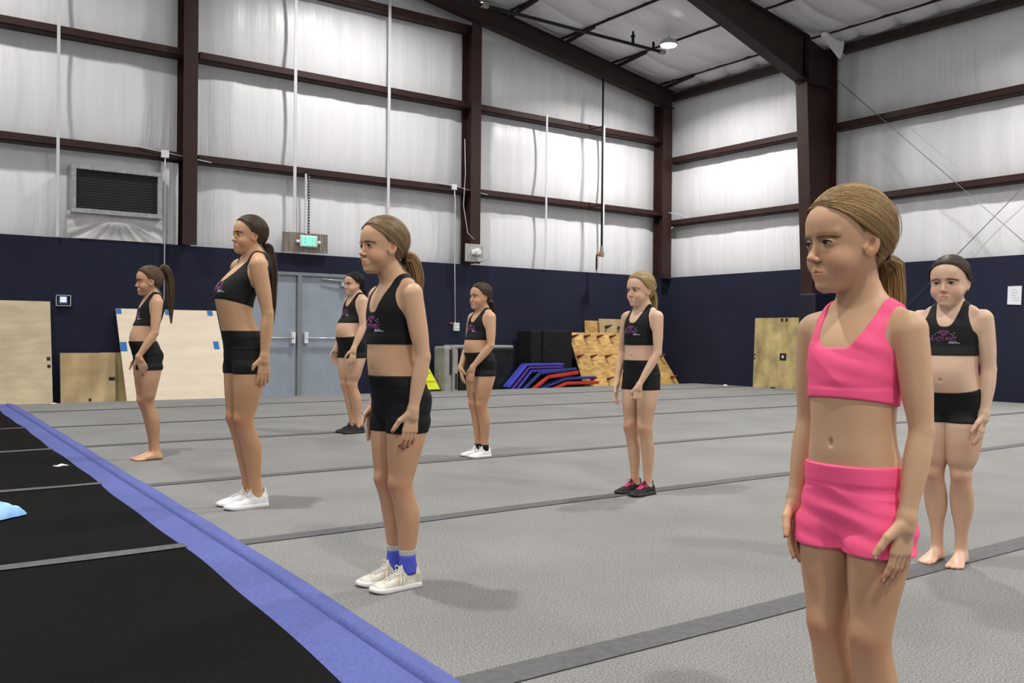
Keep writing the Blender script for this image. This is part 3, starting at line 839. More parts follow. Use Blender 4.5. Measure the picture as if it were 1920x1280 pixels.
class Field:
    def __init__(s, lo, hi, h):
        s.lo = np.array(lo, F32); s.h = float(h)
        s.n = [int(math.ceil((hi[i] - lo[i]) / h)) + 1 for i in range(3)]
        s.ax = [(s.lo[i] + np.arange(s.n[i]) * h).astype(F32) for i in range(3)]
        s.f = np.full(s.n, .5, F32)

    def like(s):
        o = Field.__new__(Field); o.lo, o.h, o.n, o.ax = s.lo, s.h, s.n, s.ax
        o.f = np.full(s.n, .5, F32); return o

    def sub(s, lo, hi):
        sl = []
        for i in range(3):
            a = int(np.floor((lo[i] - s.lo[i]) / s.h)); b = int(np.ceil((hi[i] - s.lo[i]) / s.h)) + 1
            a, b = max(a, 0), min(b, s.n[i])
            if b <= a: return None
            sl.append(slice(a, b))
        X = s.ax[0][sl[0]][:, None, None]; Y = s.ax[1][sl[1]][None, :, None]; Z = s.ax[2][sl[2]][None, None, :]
        return tuple(sl), X, Y, Z

    def add(s, fn, lo, hi, k=0.0, op='u', pad=.02):
        pad = max(pad, float(k) * 1.1 + .004)
        q = s.sub([v - pad for v in lo], [v + pad for v in hi])
        if q is None: return
        sl, X, Y, Z = q
        d = fn(X, Y, Z)
        a = s.f[sl]
        s.f[sl] = comb(a, d, k, op)


def comb(a, d, k, op='u'):
    if op == 'u':
        m = np.minimum(a, d)
        if np.any(k): m = m - np.square(np.maximum(k - np.abs(a - d), 0)) / (4 * k)
    else:
        m = np.maximum(a, -d)
        if np.any(k): m = m + np.square(np.maximum(k - np.abs(a + d), 0)) / (4 * k)
    return m


def ell(c, r):
    c = [F32(v) for v in c]; r = [F32(v) for v in r]
    def fn(X, Y, Z):
        x, y, z = X - c[0], Y - c[1], Z - c[2]
        k0 = np.sqrt((x / r[0]) ** 2 + (y / r[1]) ** 2 + (z / r[2]) ** 2)
        k1 = np.sqrt((x / r[0] ** 2) ** 2 + (y / r[1] ** 2) ** 2 + (z / r[2] ** 2) ** 2) + F32(1e-6)
        return k0 * (k0 - 1) / k1
    return fn


def cone(a, b, r1, r2):
    a = np.array(a, float); b = np.array(b, float); v = b - a; L = float(v @ v) + 1e-12
    a_ = [F32(q) for q in a]; v_ = [F32(q / L) for q in v]; v0 = [F32(q) for q in v]
    def fn(X, Y, Z):
        x, y, z = X - a_[0], Y - a_[1], Z - a_[2]
        t = np.clip(x * v_[0] + y * v_[1] + z * v_[2], 0, 1)
        return np.sqrt((x - t * v0[0]) ** 2 + (y - t * v0[1]) ** 2 + (z - t * v0[2]) ** 2) - (F32(r1) + F32(r2 - r1) * t)
    lo = np.minimum(a - r1, b - r2); hi = np.maximum(a + r1, b + r2)
    lo = np.minimum(lo, np.minimum(a, b) - max(r1, r2)); hi = np.maximum(hi, np.maximum(a, b) + max(r1, r2))
    return fn, lo, hi


def rod(a, b, prof):
    """rod from a to b, prof = [(t, radius)...], round ends"""
    a = np.array(a, float); b = np.array(b, float); v = b - a; L = float(v @ v) + 1e-12
    a_ = [F32(q) for q in a]; v_ = [F32(q / L) for q in v]; v0 = [F32(q) for q in v]
    tt = np.linspace(0, 1, 60); rr = herm([q[0] for q in prof], [q[1] for q in prof], tt)
    def fn(X, Y, Z):
        x, y, z = X - a_[0], Y - a_[1], Z - a_[2]
        t = np.clip(x * v_[0] + y * v_[1] + z * v_[2], 0, 1)
        return (np.sqrt((x - t * v0[0]) ** 2 + (y - t * v0[1]) ** 2 + (z - t * v0[2]) ** 2) - np.interp(t, tt, rr)).astype(F32)
    m = max(q[1] for q in prof)
    return fn, np.minimum(a, b) - m, np.maximum(a, b) + m


def herm(zs, vs, zz):
    zs = np.array(zs, float); vs = np.array(vs, float)
    o = np.argsort(zs); zs, vs = zs[o], vs[o]
    m = np.gradient(vs, zs)
    i = np.clip(np.searchsorted(zs, zz) - 1, 0, len(zs) - 2)
    h = zs[i + 1] - zs[i]; t = np.clip((zz - zs[i]) / h, 0, 1)
    return ((2 * t ** 3 - 3 * t ** 2 + 1) * vs[i] + (t ** 3 - 2 * t ** 2 + t) * h * m[i] + (-2 * t ** 3 + 3 * t ** 2) * vs[i + 1] + (t ** 3 - t ** 2) * h * m[i + 1])


def slices(prof, n=2.0, ax=2, mind=1e-3):
    """prof rows: t, c0, c1, a1(half size along second axis), f0 (front size along first axis), b0 (back size)."""
    P = np.array(prof, float)
    zt = np.linspace(P[:, 0].min(), P[:, 0].max(), 400)
    T = [np.maximum(herm(P[:, 0], P[:, k], zt), mind if k > 2 else -9) for k in range(1, 6)]
    z0, z1 = zt[0], zt[-1]
    def fn(X, Y, Z):
        A = [X, Y, Z]
        t = A[ax]; o = [A[i] for i in range(3) if i != ax]
        c0, c1, a1, f0, b0 = [np.interp(t, zt, q).astype(F32) for q in T]
        x = o[0] - c0; y = o[1] - c1
        bx = np.where(x > 0, f0, b0)
        if n == 2.0: g = np.sqrt((x / bx) ** 2 + (y / a1) ** 2)
        else: g = (np.abs(x / bx) ** F32(n) + np.abs(y / a1) ** F32(n)) ** F32(1 / n)
        r = np.sqrt(x * x + y * y)
        g = np.maximum(g, F32(1e-3))
        d = r * (1 - 1 / g)
        d = np.where(r < 1e-4, -np.minimum(bx, a1), d)
        return np.maximum(d, np.maximum(F32(z0) - t, t - F32(z1)))
    m = np.abs(P[:, 3:]).max() + .01
    c0 = (P[:, 1].min() - m, P[:, 1].max() + m); c1 = (P[:, 2].min() - m, P[:, 2].max() + m)
    rng = [c0, c1]; rng.insert(ax, (z0, z1))
    return fn, [r[0] for r in rng], [r[1] for r in rng]


def nets(F):
    f, h, lo = F.f, F.h, F.lo
    s = f < 0
    c = s[:-1, :-1, :-1].astype(np.int8)
    for i, j, k in ((1, 0, 0), (0, 1, 0), (0, 0, 1), (1, 1, 0), (1, 0, 1), (0, 1, 1), (1, 1, 1)):
        c = c + s[i:s.shape[0] - 1 + i, j:s.shape[1] - 1 + j, k:s.shape[2] - 1 + k]
    I, J, K = np.nonzero((c > 0) & (c < 8))
    vid = np.full(c.shape, -1, np.int32); vid[I, J, K] = np.arange(len(I))
    co = [(a, b, d) for a in (0, 1) for b in (0, 1) for d in (0, 1)]
    val = {q: f[I + q[0], J + q[1], K + q[2]] for q in co}
    acc = np.zeros((len(I), 3)); cnt = np.zeros(len(I))
    for q in co:
        for ax in range(3):
            if q[ax]: continue
            p = list(q); p[ax] = 1; p = tuple(p)
            a, b = val[q], val[p]
            m = (a < 0) != (b < 0)
            t = np.where(m, a / np.where(m, a - b, 1), 0)
            pos = np.array(q, float)[None, :].repeat(len(I), 0); pos[:, ax] = t
            acc[m] += pos[m]; cnt[m] += 1
    V = (acc / cnt[:, None] + np.stack([I, J, K], 1)) * h + lo
    Q = []
    for ax in range(3):
        sl0 = [slice(None)] * 3; sl1 = [slice(None)] * 3
        sl0[ax] = slice(0, -1); sl1[ax] = slice(1, None)
        a, b = s[tuple(sl0)], s[tuple(sl1)]
        E = np.argwhere(a != b)
        o1, o2 = [(1, 2), (2, 0), (0, 1)][ax]
        ok = (E[:, o1] > 0) & (E[:, o2] > 0) & (E[:, o1] < s.shape[o1] - 1) & (E[:, o2] < s.shape[o2] - 1)
        E = E[ok]
        flip = a[E[:, 0], E[:, 1], E[:, 2]]
        def vi(d1, d2):
            q = E.copy(); q[:, o1] += d1; q[:, o2] += d2
            return vid[q[:, 0], q[:, 1], q[:, 2]]
        quad = np.stack([vi(-1, -1), vi(0, -1), vi(0, 0), vi(-1, 0)], 1)
        quad[~flip] = quad[~flip][:, ::-1]
        Q.append(quad)
    Q = np.concatenate(Q)
    Q = Q[(Q >= 0).all(1)]
    return V, Q


def mesh_np(name, V, Q, mats, parent=None, col=None, smooth=True, matidx=None):
    me = bpy.data.meshes.new(name)
    tri = None
    if isinstance(Q, tuple): _, Q, tri = Q
    n = Q.shape[1]
    li = Q.astype(np.int32).ravel(); ls = np.arange(0, Q.size, n, dtype=np.int32)
    if tri is not None:
        ls = np.concatenate([ls, Q.size + np.arange(0, tri.size, 3, dtype=np.int32)]); li = np.concatenate([li, tri.astype(np.int32).ravel()])
    me.vertices.add(len(V)); me.vertices.foreach_set('co', V.astype(F32).ravel())
    me.loops.add(len(li)); me.loops.foreach_set('vertex_index', li)
    me.polygons.add(len(ls)); me.polygons.foreach_set('loop_start', ls)
    me.polygons.foreach_set('use_smooth', np.full(len(ls), smooth))
    for m in (mats if isinstance(mats, (list, tuple)) else [mats]): me.materials.append(m)
    if matidx is not None: me.polygons.foreach_set('material_index', matidx.astype(np.int32))
    if col is not None:
        at = me.color_attributes.new('tint', 'FLOAT_COLOR', 'POINT')
        c4 = np.ones((len(V), 4), F32); c4[:, :3] = col
        at.data.foreach_set('color', c4.ravel())
    me.update(calc_edges=True)
    o = bpy.data.objects.new(name, me)
    return link(o, parent)


def weld_rings(V, Q, n1):
    """joins the open top ring of the trunk and the open bottom ring of the head with a band of faces"""
    E = np.concatenate([Q[:, [i, (i + 1) % 4]] for i in range(4)])
    key = np.sort(E, 1); kk = key[:, 0].astype(np.int64) * (len(V) + 1) + key[:, 1]
    u, inv, cnt = np.unique(kk, return_inverse=True, return_counts=True)
    B = E[cnt[inv] == 1]
    nxt = {int(a): int(b) for a, b in B}
    def loops(sel):
        seen = set(); out = []
        for a in sel:
            if a in seen: continue
            l = [a]; seen.add(a); b = nxt.get(a)
            while b is not None and b not in seen: l.append(b); seen.add(b); b = nxt.get(b)
            out.append(l)
        return max(out, key=len) if out else []
    la = loops([a for a in nxt if a < n1]); lb = loops([a for a in nxt if a >= n1])
    if len(la) < 8 or len(lb) < 8: print('no rings', len(la), len(lb)); return V, Q
    A = np.array(la); Bq = np.array(lb)
    c = V[A].mean(0)
    def ang(I): return np.unwrap(np.arctan2(V[I, 1] - c[1], V[I, 0] - c[0]))
    aa, ab = ang(A), ang(Bq)
    if aa[-1] < aa[0]: A = A[::-1]; fl = True
    else: fl = False
    if ab[-1] < ab[0]: Bq = Bq[::-1]
    def start(I):
        t = np.arctan2(V[I, 1] - c[1], V[I, 0] - c[0]); k = int(np.argmin(t)); I = np.roll(I, -k)
        return I, np.maximum.accumulate(np.unwrap(np.arctan2(V[I, 1] - c[1], V[I, 0] - c[0])))
    A, ta = start(A); Bq, tb = start(Bq)
    F = []; i = j = 0; na, nb = len(A), len(Bq)
    while i < na or j < nb:
        ga = ta[i + 1] if i + 1 < na else (ta[0] + 2 * math.pi if i < na else 1e9)
        gb = tb[j + 1] if j + 1 < nb else (tb[0] + 2 * math.pi if j < nb else 1e9)
        if ga <= gb and i < na: F.append((A[i % na], A[(i + 1) % na], Bq[j % nb], Bq[j % nb])); i += 1
        else: F.append((A[i % na], Bq[(j + 1) % nb], Bq[j % nb], Bq[j % nb])); j += 1
    F = np.array(F)
    return V, ('tri', Q, F[:, :3])


def relax(V, Q, it=4):
    E = np.concatenate([Q[:, [i, (i + 1) % 4]] for i in range(4)])
    for k in range(it * 2):
        acc = np.zeros_like(V); cnt = np.zeros(len(V))
        for c in range(3):
            acc[:, c] = np.bincount(E[:, 0], V[E[:, 1], c], len(V)) + np.bincount(E[:, 1], V[E[:, 0], c], len(V))
        cnt = np.bincount(E[:, 0], minlength=len(V)) + np.bincount(E[:, 1], minlength=len(V))
        V = V + (acc / cnt[:, None] - V) * (.6 if k % 2 == 0 else -.52)
    return V


def smax(a, b, k):
    return np.maximum(a, b) + np.square(np.maximum(k - np.abs(a - b), 0)) / F32(4 * k)


def tubes_np(P, R, sides=3):
    """P (n,m,3) polylines, R (n,m) radii -> V, Q"""
    n, m, _ = P.shape
    T = np.gradient(P, axis=1); T /= np.linalg.norm(T, axis=2, keepdims=True) + 1e-9
    up = np.array([.31, .17, .93])[None, None, :]
    A = np.cross(T, up); A /= np.linalg.norm(A, axis=2, keepdims=True) + 1e-9
    B = np.cross(T, A)
    V = np.stack([P + (A * math.cos(2 * math.pi * k / sides) + B * math.sin(2 * math.pi * k / sides)) * R[..., None] for k in range(sides)], 2)
    idx = np.arange(n * m * sides).reshape(n, m, sides)
    Q = []
    for k in range(sides):
        k2 = (k + 1) % sides
        Q.append(np.stack([idx[:, :-1, k], idx[:, :-1, k2], idx[:, 1:, k2], idx[:, 1:, k]], -1).reshape(-1, 4))
    return V.reshape(-1, 3), np.concatenate(Q)


# ---------------------------------------------------------------- people materials
def skin_mat():
    m = mat('skin', (.5, .3, .2), .48, 0, .38)
    b = m.node_tree.nodes['Principled BSDF']
    at = nd(m, 'ShaderNodeAttribute'); at.attribute_name = 'tint'
    lk(m, at.outputs['Color'], b.inputs['Base Color'])
    b.inputs['Subsurface Weight'].default_value = .25
    b.inputs['Subsurface Radius'].default_value = (1.0, .35, .18)
    b.inputs['Subsurface Scale'].default_value = .006
    tc = nd(m, 'ShaderNodeTexCoord'); n = nd(m, 'ShaderNodeTexNoise'); n.inputs['Scale'].default_value = 420; n.inputs['Detail'].default_value = 3
    lk(m, tc.outputs['Object'], n.inputs['Vector'])
    bp = nd(m, 'ShaderNodeBump'); bp.inputs['Strength'].default_value = .10; bp.inputs['Distance'].default_value = .001
    lk(m, n.outputs['Fac'], bp.inputs['Height']); lk(m, bp.outputs['Normal'], b.inputs['Normal'])
    return m


def hair_mat():
    m = mat('hair', (.1, .06, .03), .50, 0, .30)
    b = m.node_tree.nodes['Principled BSDF']
    at = nd(m, 'ShaderNodeAttribute'); at.attribute_name = 'tint'
    lk(m, at.outputs['Color'], b.inputs['Base Color'])
    return m


def fabric(name, c, rough=.75, v=.12):
    m = noisy(name, tuple(a * (1 - v) for a in c), tuple(min(1, a * (1 + v)) for a in c), (700, 700, 700), 2, rough, .08, .0008, .25)
    b = m.node_tree.nodes['Principled BSDF']
    b.inputs['Sheen Weight'].default_value = 0; b.inputs['Specular IOR Level'].default_value = .25
    return m


M_skin = skin_mat(); M_hair = hair_mat()
M_cblack = fabric('black_stretch_fabric', (.0050, .0050, .0060), .65)
M_pink = fabric('pink_stretch_fabric', (1.0, .115, .27), .6, .02)
M_eyew = mat('eye_white', (.45, .42, .40), .2); M_iris = mat('iris', (.045, .032, .022), .12); M_pupil = mat('pupil', (.004, .004, .004), .08)
M_lash = mat('lash', (.012, .008, .006), .7)
M_tie = mat('hair_tie_black', (.01, .01, .01), .8); M_tiep = mat('hair_tie_pink', (.65, .12, .22), .8)
M_shw = noisy('white_shoe', (.66, .67, .68), (.76, .77, .78), (40, 40, 40), 4, .55, .1)
M_shb = noisy('worn_beige_shoe', (.46, .41, .31), (.70, .68, .60), (22, 22, 22), 5, .65, .15)
M_shk = noisy('black_shoe', (.010, .010, .011), (.018, .018, .019), (60, 60, 60), 4, .7, .2)
M_solek = mat('black_sole', (.012, .012, .013), .6); M_solew = mat('white_sole', (.70, .70, .69), .5)
M_lacew = mat('white_lace', (.70, .70, .68), .8); M_lacep = mat('pink_lace', (.90, .06, .25), .7); M_lacek = mat('black_lace', (.015, .015, .016), .8)
M_sockb = fabric('blue_sock', (.07, .09, .50), .9); M_sockg = fabric('grey_sock', (.45, .45, .44), .9); M_sockk = fabric('black_sock', (.01, .01, .011), .9)
M_logo1 = mat('logo_purple', (.11, .03, .15), .45); M_logo2 = mat('logo_pink', (.32, .06, .22), .4); M_logo3 = mat('logo_silver', (.62, .60, .66), .35)
M_pearl = mat('pearl', (.70, .62, .58), .3); M_stud = mat('stud', (.6, .6, .65), .15, .8)


# ---------------------------------------------------------------- head
def head_prims(P):
    """list of (fn, lo, hi, k, op) in head units (chin z=0, crown z=1, x forward, y left)"""
    ch = P.get('chub', 1.0); L = []
    L.append((ell((-.075, 0, .60), (.425, .345, .395)), (-.52, -.36, .18), (.38, .36, 1.0), 0, 'u'))
    c = ch
    prof = [  # z, cx, cy, a, front, back
        (-.02, .20, 0, .05, .045, .10), (.015, .19, 0, .105 * c, .085, .16), (.06, .16, 0, .140 * c, .135, .2), (.12, .12, 0, .190 * c, .182, .22),
        (.20, .08, 0, .243 * c, .225, .26), (.30, .04, 0, .285 * c, .275, .3), (.40, .02, 0, .300 * c ** .5, .305, .3),
        (.50, 0, 0, .312, .335, .3), (.60, -.02, 0, .322, .372, .3), (.70, -.03, 0, .318, .370, .3), (.80, -.05, 0, .27, .325, .3), (.88, -.06, 0, .17, .24, .2)]
    fn, lo, hi = slices(prof, 2.25); L.append((fn, lo, hi, .06, 'u'))
    for sy in (-1, 1):
        L.append((ell((.185, sy * .165, .275), (.10, .095 * c, .10)), (.05, -.30, .15), (.32, .30, .40), .09, 'u'))   # cheek
    L.append((ell((.268, 0, .045), (.058, .066, .046)), (.15, -.1, -.03), (.34, .1, .11), .06, 'u'))           # chin
    for sy in (-1, 1):                                                                                       # brow
        fn, lo, hi = cone((.315, sy * .05, .545), (.245, sy * .215, .545), .028, .022); L.append((fn, lo, hi, .05, 'u'))
    for sy in (-1, 1):                                                                                       # eye socket
        L.append((ell((.355, sy * .135, .455), (.085, .095, .055)), (.24, min(sy * .02, sy * .26), .38), (.46, max(sy * .02, sy * .26), .53), .05, 's'))
    fn, lo, hi = cone((.300, 0, .47), (.370, 0, .330), .027, .032); L.append((fn, lo, hi, .045, 'u'))       # nose bridge
    L.append((ell((.386, 0, .312), (.040, .037, .034)), (.33, -.06, .25), (.45, .06, .36), .022, 'u'))
    for sy in (-1, 1):
        L.append((ell((.345, sy * .042, .296), (.036, .027, .025)), (.29, -.09, .25), (.40, .09, .33), .022, 'u'))
        L.append((ell((.370, sy * .023, .274), (.018, .013, .013)), (.34, -.05, .24), (.41, .05, .29), .012, 's'))
    mo = P.get('mouth', 0)     # 0 closed, 1 open, 2 smile
    L.append((ell((.296, 0, .155), (.045, .095, .055)), (.25, -.12, .08), (.37, .12, .23), .06, 'u'))
    fn, lo, hi = cone((.334, -.018, .198), (.334, .018, .198), .0135, .0135); L.append((fn, lo, hi, .02, 'u'))
    for sy in (-1, 1):
        fn, lo, hi = cone((.333, sy * .015, .198), (.285, sy * .080, .182 + (.012 if mo == 2 else 0)), .0135, .006); L.append((fn, lo, hi, .012, 'u'))
    fn, lo, hi = cone((.324, -.035, .154), (.324, .035, .154), .0165, .0165); L.append((fn, lo, hi, .02, 'u'))
    dz = .012 if mo == 1 else .0035
    if mo == 1: L.append((ell((.350, 0, .176), (.04, .060, dz)), (.30, -.1, .15), (.42, .1, .20), .006, 's'))
    # eye lids: sphere proud of the eyeball, opened by an almond cut
    for sy in (-1, 1):
        ec = (.258, sy * .135, .452)
        L.append((ell(ec, (.066, .072, .062)), (.15, min(sy * .05, sy * .22), .38), (.34, max(sy * .05, sy * .22), .53), .014, 'u'))
        def cut(X, Y, Z, ec=ec, sy=sy, op=P.get('eye', 1.0)):
            dy = (Y - ec[1]) / F32(.060)
            hh = F32(0.0215 * op) * np.clip(1 - dy * dy, 0, 1) ** F32(.8) - F32(.001)
            dzz = np.abs(Z - F32(ec[2] - .002) - dy * F32(sy * .06 * .06)) - hh
            return np.maximum(dzz, np.maximum(F32(.02) + ec[0] - X, X - F32(.36)))
        L.append((cut, (.27, min(sy * .06, sy * .21), .41), (.35, max(sy * .06, sy * .21), .50), 0, 's'))
    # ears
    for sy in (-1, 1):
        ca, sa = math.cos(.30), -math.sin(.30) * sy
        def ear(X, Y, Z, sy=sy, ca=ca, sa=sa, r=(.074, .023, .108), off=(0, 0, 0)):
            x, y, z = X + F32(.045), Y - F32(sy * .332), Z - F32(.405)
            x2 = x * F32(ca) + y * F32(sa); y2 = -x * F32(sa) + y * F32(ca)
            x2 = x2 + z * F32(.18)
            return ell(off, r)(x2, y2, z)
        L.append((ear, (-.14, min(sy * .26, sy * .42), .27), (.10, max(sy * .26, sy * .42), .54), .012, 'u'))
        def conc(X, Y, Z, e=ear, sy=sy): return e(X, Y, Z, r=(.036, .030, .060), off=(.006, sy * .027, .016))
        L.append((conc, (-.16, min(sy * .26, sy * .47), .27), (.10, max(sy * .26, sy * .47), .56), .007, 's'))
        def trag(X, Y, Z, e=ear, sy=sy): return e(X, Y, Z, r=(.024, .016, .028), off=(.060, sy * .002, -.02))
        L.append((trag, (-.14, min(sy * .28, sy * .42), .27), (.10, max(sy * .28, sy * .42), .54), .015, 'u'))
    return L


def head_core(P):
    """cranium + face mass, for hair placement; vectorised on points"""
    L = head_prims(P)[:2]
    def fn(X, Y, Z):
        a = L[0][0](X, Y, Z); b = L[1][0](X, Y, Z)
        inr = (Z > .0) & (Z < .88)
        b = np.where(inr, b, 1)
        return comb(a, b, F32(.06))
    return fn


def sm(a, b, x):
    t = np.clip((x - a) / (b - a), 0, 1); return t * t * (3 - 2 * t)


HLINE = ([.02, .10, .18, .28, .36, .44, .50, .56, .63, .70, .76, .82, .88, 1.0], [-.36, -.30, -.25, -.17, -.115, -.03, .045, .085, .13, .19, .245, .32, .45, 1.0])


def person(P):
    h_ = P['h']; Sc = h_ / 1.34; wd = P.get('w', 1.0); be = P.get('belly', 0.0)
    hd = P['hd']; hb = P['res']; hh = P['hres']
    lab = P['label']
    root = empty('person', (P['x'], P['y'], 0), math.pi + P.get('rz', 0), lab, 'person')
    chin = h_ - hd
    zc = chin - .016
    SP = P.get('spine', [(0, 0), (2, 0)])
    def bend(z): return np.interp(z / Sc, [a for a, b in SP], [b for a, b in SP]) * Sc
    tz = np.linspace(-.1, 2, 600); tb = herm([a for a, b in SP], [b for a, b in SP], tz / Sc) * Sc if len(SP) > 2 else bend(tz)
    def bendf(z): return np.interp(z, tz, tb).astype(F32)
    def B(fn):
        return lambda X, Y, Z: fn(X - bendf(Z), Y, Z)
    W = wd
    hx = P.get('hip', 1.0); tl = P.get('thigh', 1.0); cf = P.get('calf', 1.0)
    torso = [(.575, 0, 0, .03 * W, .03, .03), (.595, 0, 0, .075 * W, .05, .07), (.625, -.004, 0, .112 * W * hx, .072, .092 * hx), (.67, -.008, 0, .124 * W * hx, .082 + be * .3, .100 * hx),
             (.715, -.004, 0, .119 * W * hx, .083 + be * .6, .084), (.755, 0, 0, .108 * W, .083 + be * 1.0, .066), (.80, .002, 0, .102 * W, .081 + be * 1.2, .058), (.85, .002, 0, .102 * W, .082 + be * .75, .062),
             (.90, 0, 0, .105 * W, .084 + be * .1, .070), (.95, -.004, 0, .110 * W, .084, .078), (.99, -.008, 0, .110 * W, .077, .080), (1.02, -.012, 0, .102 * W, .064, .073),
             (1.045, -.016, 0, .086 * W, .050, .062), (1.065, -.02, 0, .075 * W, .036, .050), (1.082, -.024, 0, .042, .024, .032), (1.10, -.026, 0, .010, .008, .008)]
    dl = P.get('dl', 0.0)
    du = min(P.get('du', .03), (h_ - P['hd'] - .016) / Sc - 1.052)
    zmf = lambda z: float(np.interp(z, [0, .38, .66, .86, 1.0, 1.3], [0, .38 + .55 * dl, .66 + dl, .86 + .5 * dl + .6 * du, 1.0 + du, 1.3 + du]))
    SC = lambda rows: [(zmf(r[0]) * Sc,) + tuple(v * Sc for v in r[1:]) for r in rows]
    nz = chin / Sc
    cs = P.get('chest', 0.0)
    torso = [(z, cx, cy, a, f_ + cs * math.exp(-((z - .92) / .07) ** 2), b_) for z, cx, cy, a, f_, b_ in torso]
    tor = slices(SC(torso), 2.3)
    legs = []; knee = []
    for sy in (-1, 1):
        g = P.get('gap', 1.0)
        row = [(.66, .0, .060, .045, .05, .06), (.60, -.004, .062, .066 * tl, .074 * tl, .082 * tl), (.55, .0, .062, .0635 * tl, .071 * tl, .074 * tl), (.49, .006, .060, .0575 * tl, .063 * tl, .062 * tl), (.435, .010, .057, .050 * tl, .054 * tl, .051 * tl),
               (.40, .012, .055, .0445, .049, .043), (.375, .013, .054, .043, .049, .038), (.345, .010, .053, .0415, .043, .040), (.31, .004, .0525, .042 * cf, .037, .048 * cf), (.265, -.004, .052, .0435 * cf, .034, .053 * cf),
               (.215, -.010, .051, .0385 * cf, .032, .047 * cf), (.16, -.014, .0495, .030, .028, .036), (.11, -.016, .048, .0245, .025, .029), (.075, -.017, .0475, .0250, .027, .032), (.045, -.018, .0475, .026, .030, .034), (.012, -.018, .0475, .024, .028, .030)]
        knee.append((ell((.044 * Sc, sy * .054 * Sc, zmf(.384) * Sc), (.016 * Sc, .021 * Sc, .027 * Sc)), (.02 * Sc, (sy * .054 - .03) * Sc, (zmf(.384) - .035) * Sc), (.07 * Sc, (sy * .054 + .03) * Sc, (zmf(.384) + .035) * Sc)))
        legs.append(slices(SC([(z, cx, sy * cy * (g if z < .4 else 1), a, f_, b_) for z, cx, cy, a, f_, b_ in row]), 2.15))
    # arms
    A = P.get('arms', {})
    hands = []
    def arm_chain(sy):
        a = dict(sh=(-.010, .128, 1.008), el=(-.022, .152, .81), wr=(.022, .146, .64), hd=(.10, -.10, -1.0), th=(1, -.1, -.15), fist=0, spread=1.0)
        a.update(A.get('B', {})); a.update(A.get('L' if sy > 0 else 'R', {}))
        q = lambda p: np.array([p[0], p[1] * sy, zmf(p[2])]) * Sc + np.array([float(bendf(p[2] * Sc)) * a.get('fb', 1.0), 0, 0])
        sh, el, wr = q(a['sh']), q(a['el']), q(a['wr'])
        aw = P.get('arm', 1.0) * Sc
        L = []
        def seg(p0, p1, t0, t1, r0, r1, k=.012):
            fn, lo, hi = cone(p0 + (p1 - p0) * t0, p0 + (p1 - p0) * t1, r0 * aw, r1 * aw); L.append((fn, lo, hi, k * Sc))
        fn, lo, hi = rod(sh, el, [(0, .0375 * aw), (.12, .0375 * aw), (.35, .0358 * aw), (.65, .0325 * aw), (.88, .0272 * aw), (1, .0258 * aw)]); L.append((fn, lo, hi, .002))
        fn, lo, hi = rod(el, wr, [(0, .0258 * aw), (.10, .0268 * aw), (.28, .0280 * aw), (.55, .0252 * aw), (.85, .0198 * aw), (1, .0182 * aw)]); L.append((fn, lo, hi, .005 * Sc))
        d = np.array([a['hd'][0], a['hd'][1] * sy, a['hd'][2]]); d /= np.linalg.norm(d)
        th = np.array([a['th'][0], a['th'][1] * sy, a['th'][2]]); th -= d * (th @ d); th /= np.linalg.norm(th)
        n = np.cross(d, th) * (1 if sy > 0 else -1)      # palm normal, towards the body
        hs = P.get('hand', 1.0) * Sc
        # make sure the palm normal points inwards for the default pose
        if a.get('flip'): n = -n
        seg(wr, wr + d * .02 * Sc, 0, 1.0, .0195, .021)
        pc = wr + d * .045 * hs
        ax3 = np.stack([d, th, n])
        half = np.array([.036, .0265, .0085]) * hs; rr = .008 * hs
        def palm(X, Y, Z):
            x, y, z = X - F32(pc[0]), Y - F32(pc[1]), Z - F32(pc[2])
            q = [np.abs(x * F32(v[0]) + y * F32(v[1]) + z * F32(v[2])) for v in ax3]
            # palm narrows to the wrist
            u = (x * F32(d[0]) + y * F32(d[1]) + z * F32(d[2])) / F32(.045 * hs)
            q[1] = q[1] + F32(.006 * hs) * np.clip(-u, -1, 1)
            q = [np.maximum(q[i] - F32(half[i] - rr), -.02) for i in range(3)]
            o = np.sqrt(sum(np.maximum(v, 0) ** 2 for v in q))
            return o + np.minimum(np.maximum(np.maximum(q[0], q[1]), q[2]), 0) - F32(rr)
        L.append((palm, pc - .06 * hs, pc + .06 * hs, .010 * Sc))
        tipz = []
        K0 = .0022
        for i, (off, ln, r) in enumerate(((.0205, .056, .0074), (.007, .063, .0076), (-.0065, .058, .0073), (-.0195, .046, .0065))):
            sp = (off / .02) * .10 * a['spread']
            base = wr + d * .078 * hs + th * off * hs - d * abs(off) * .12 * hs
            fd = d + th * sp; fd /= np.linalg.norm(fd)
            p = base; cur = [.10, .22, .22] if not a['fist'] else [1.45, 1.55, 1.0]
            cur = [c * (1 + .12 * (i - 1)) for c in cur]
            an = 0
            for kk, fr in enumerate((.44, .31, .25)):
                an += cur[kk]
                dd = fd * math.cos(an) + n * math.sin(an)
                p2 = p + dd * ln * fr * hs
                fn, lo, hi = cone(p, p2, r * (1 - .08 * kk) * hs, r * (1 - .08 * (kk + 1)) * hs); L.append((fn, lo, hi, K0 if kk == 0 or not a['fist'] else .001))
                p = p2
            tipz.append((p, dd, n, r * hs))
        tb_ = wr + d * .018 * hs + th * .018 * hs
        t1 = d * .70 + th * .72 + n * .15; t1 /= np.linalg.norm(t1)
        t2 = d * .90 + th * .38 + n * .25; t2 /= np.linalg.norm(t2)
        if a['fist']: t1 = d * .8 + th * .4 + n * .5; t2 = d * .5 + n * .8 - th * .5
        p1 = tb_ + t1 * .034 * hs; p2 = p1 + t2 * .026 * hs; p3 = p2 + t2 * .018 * hs
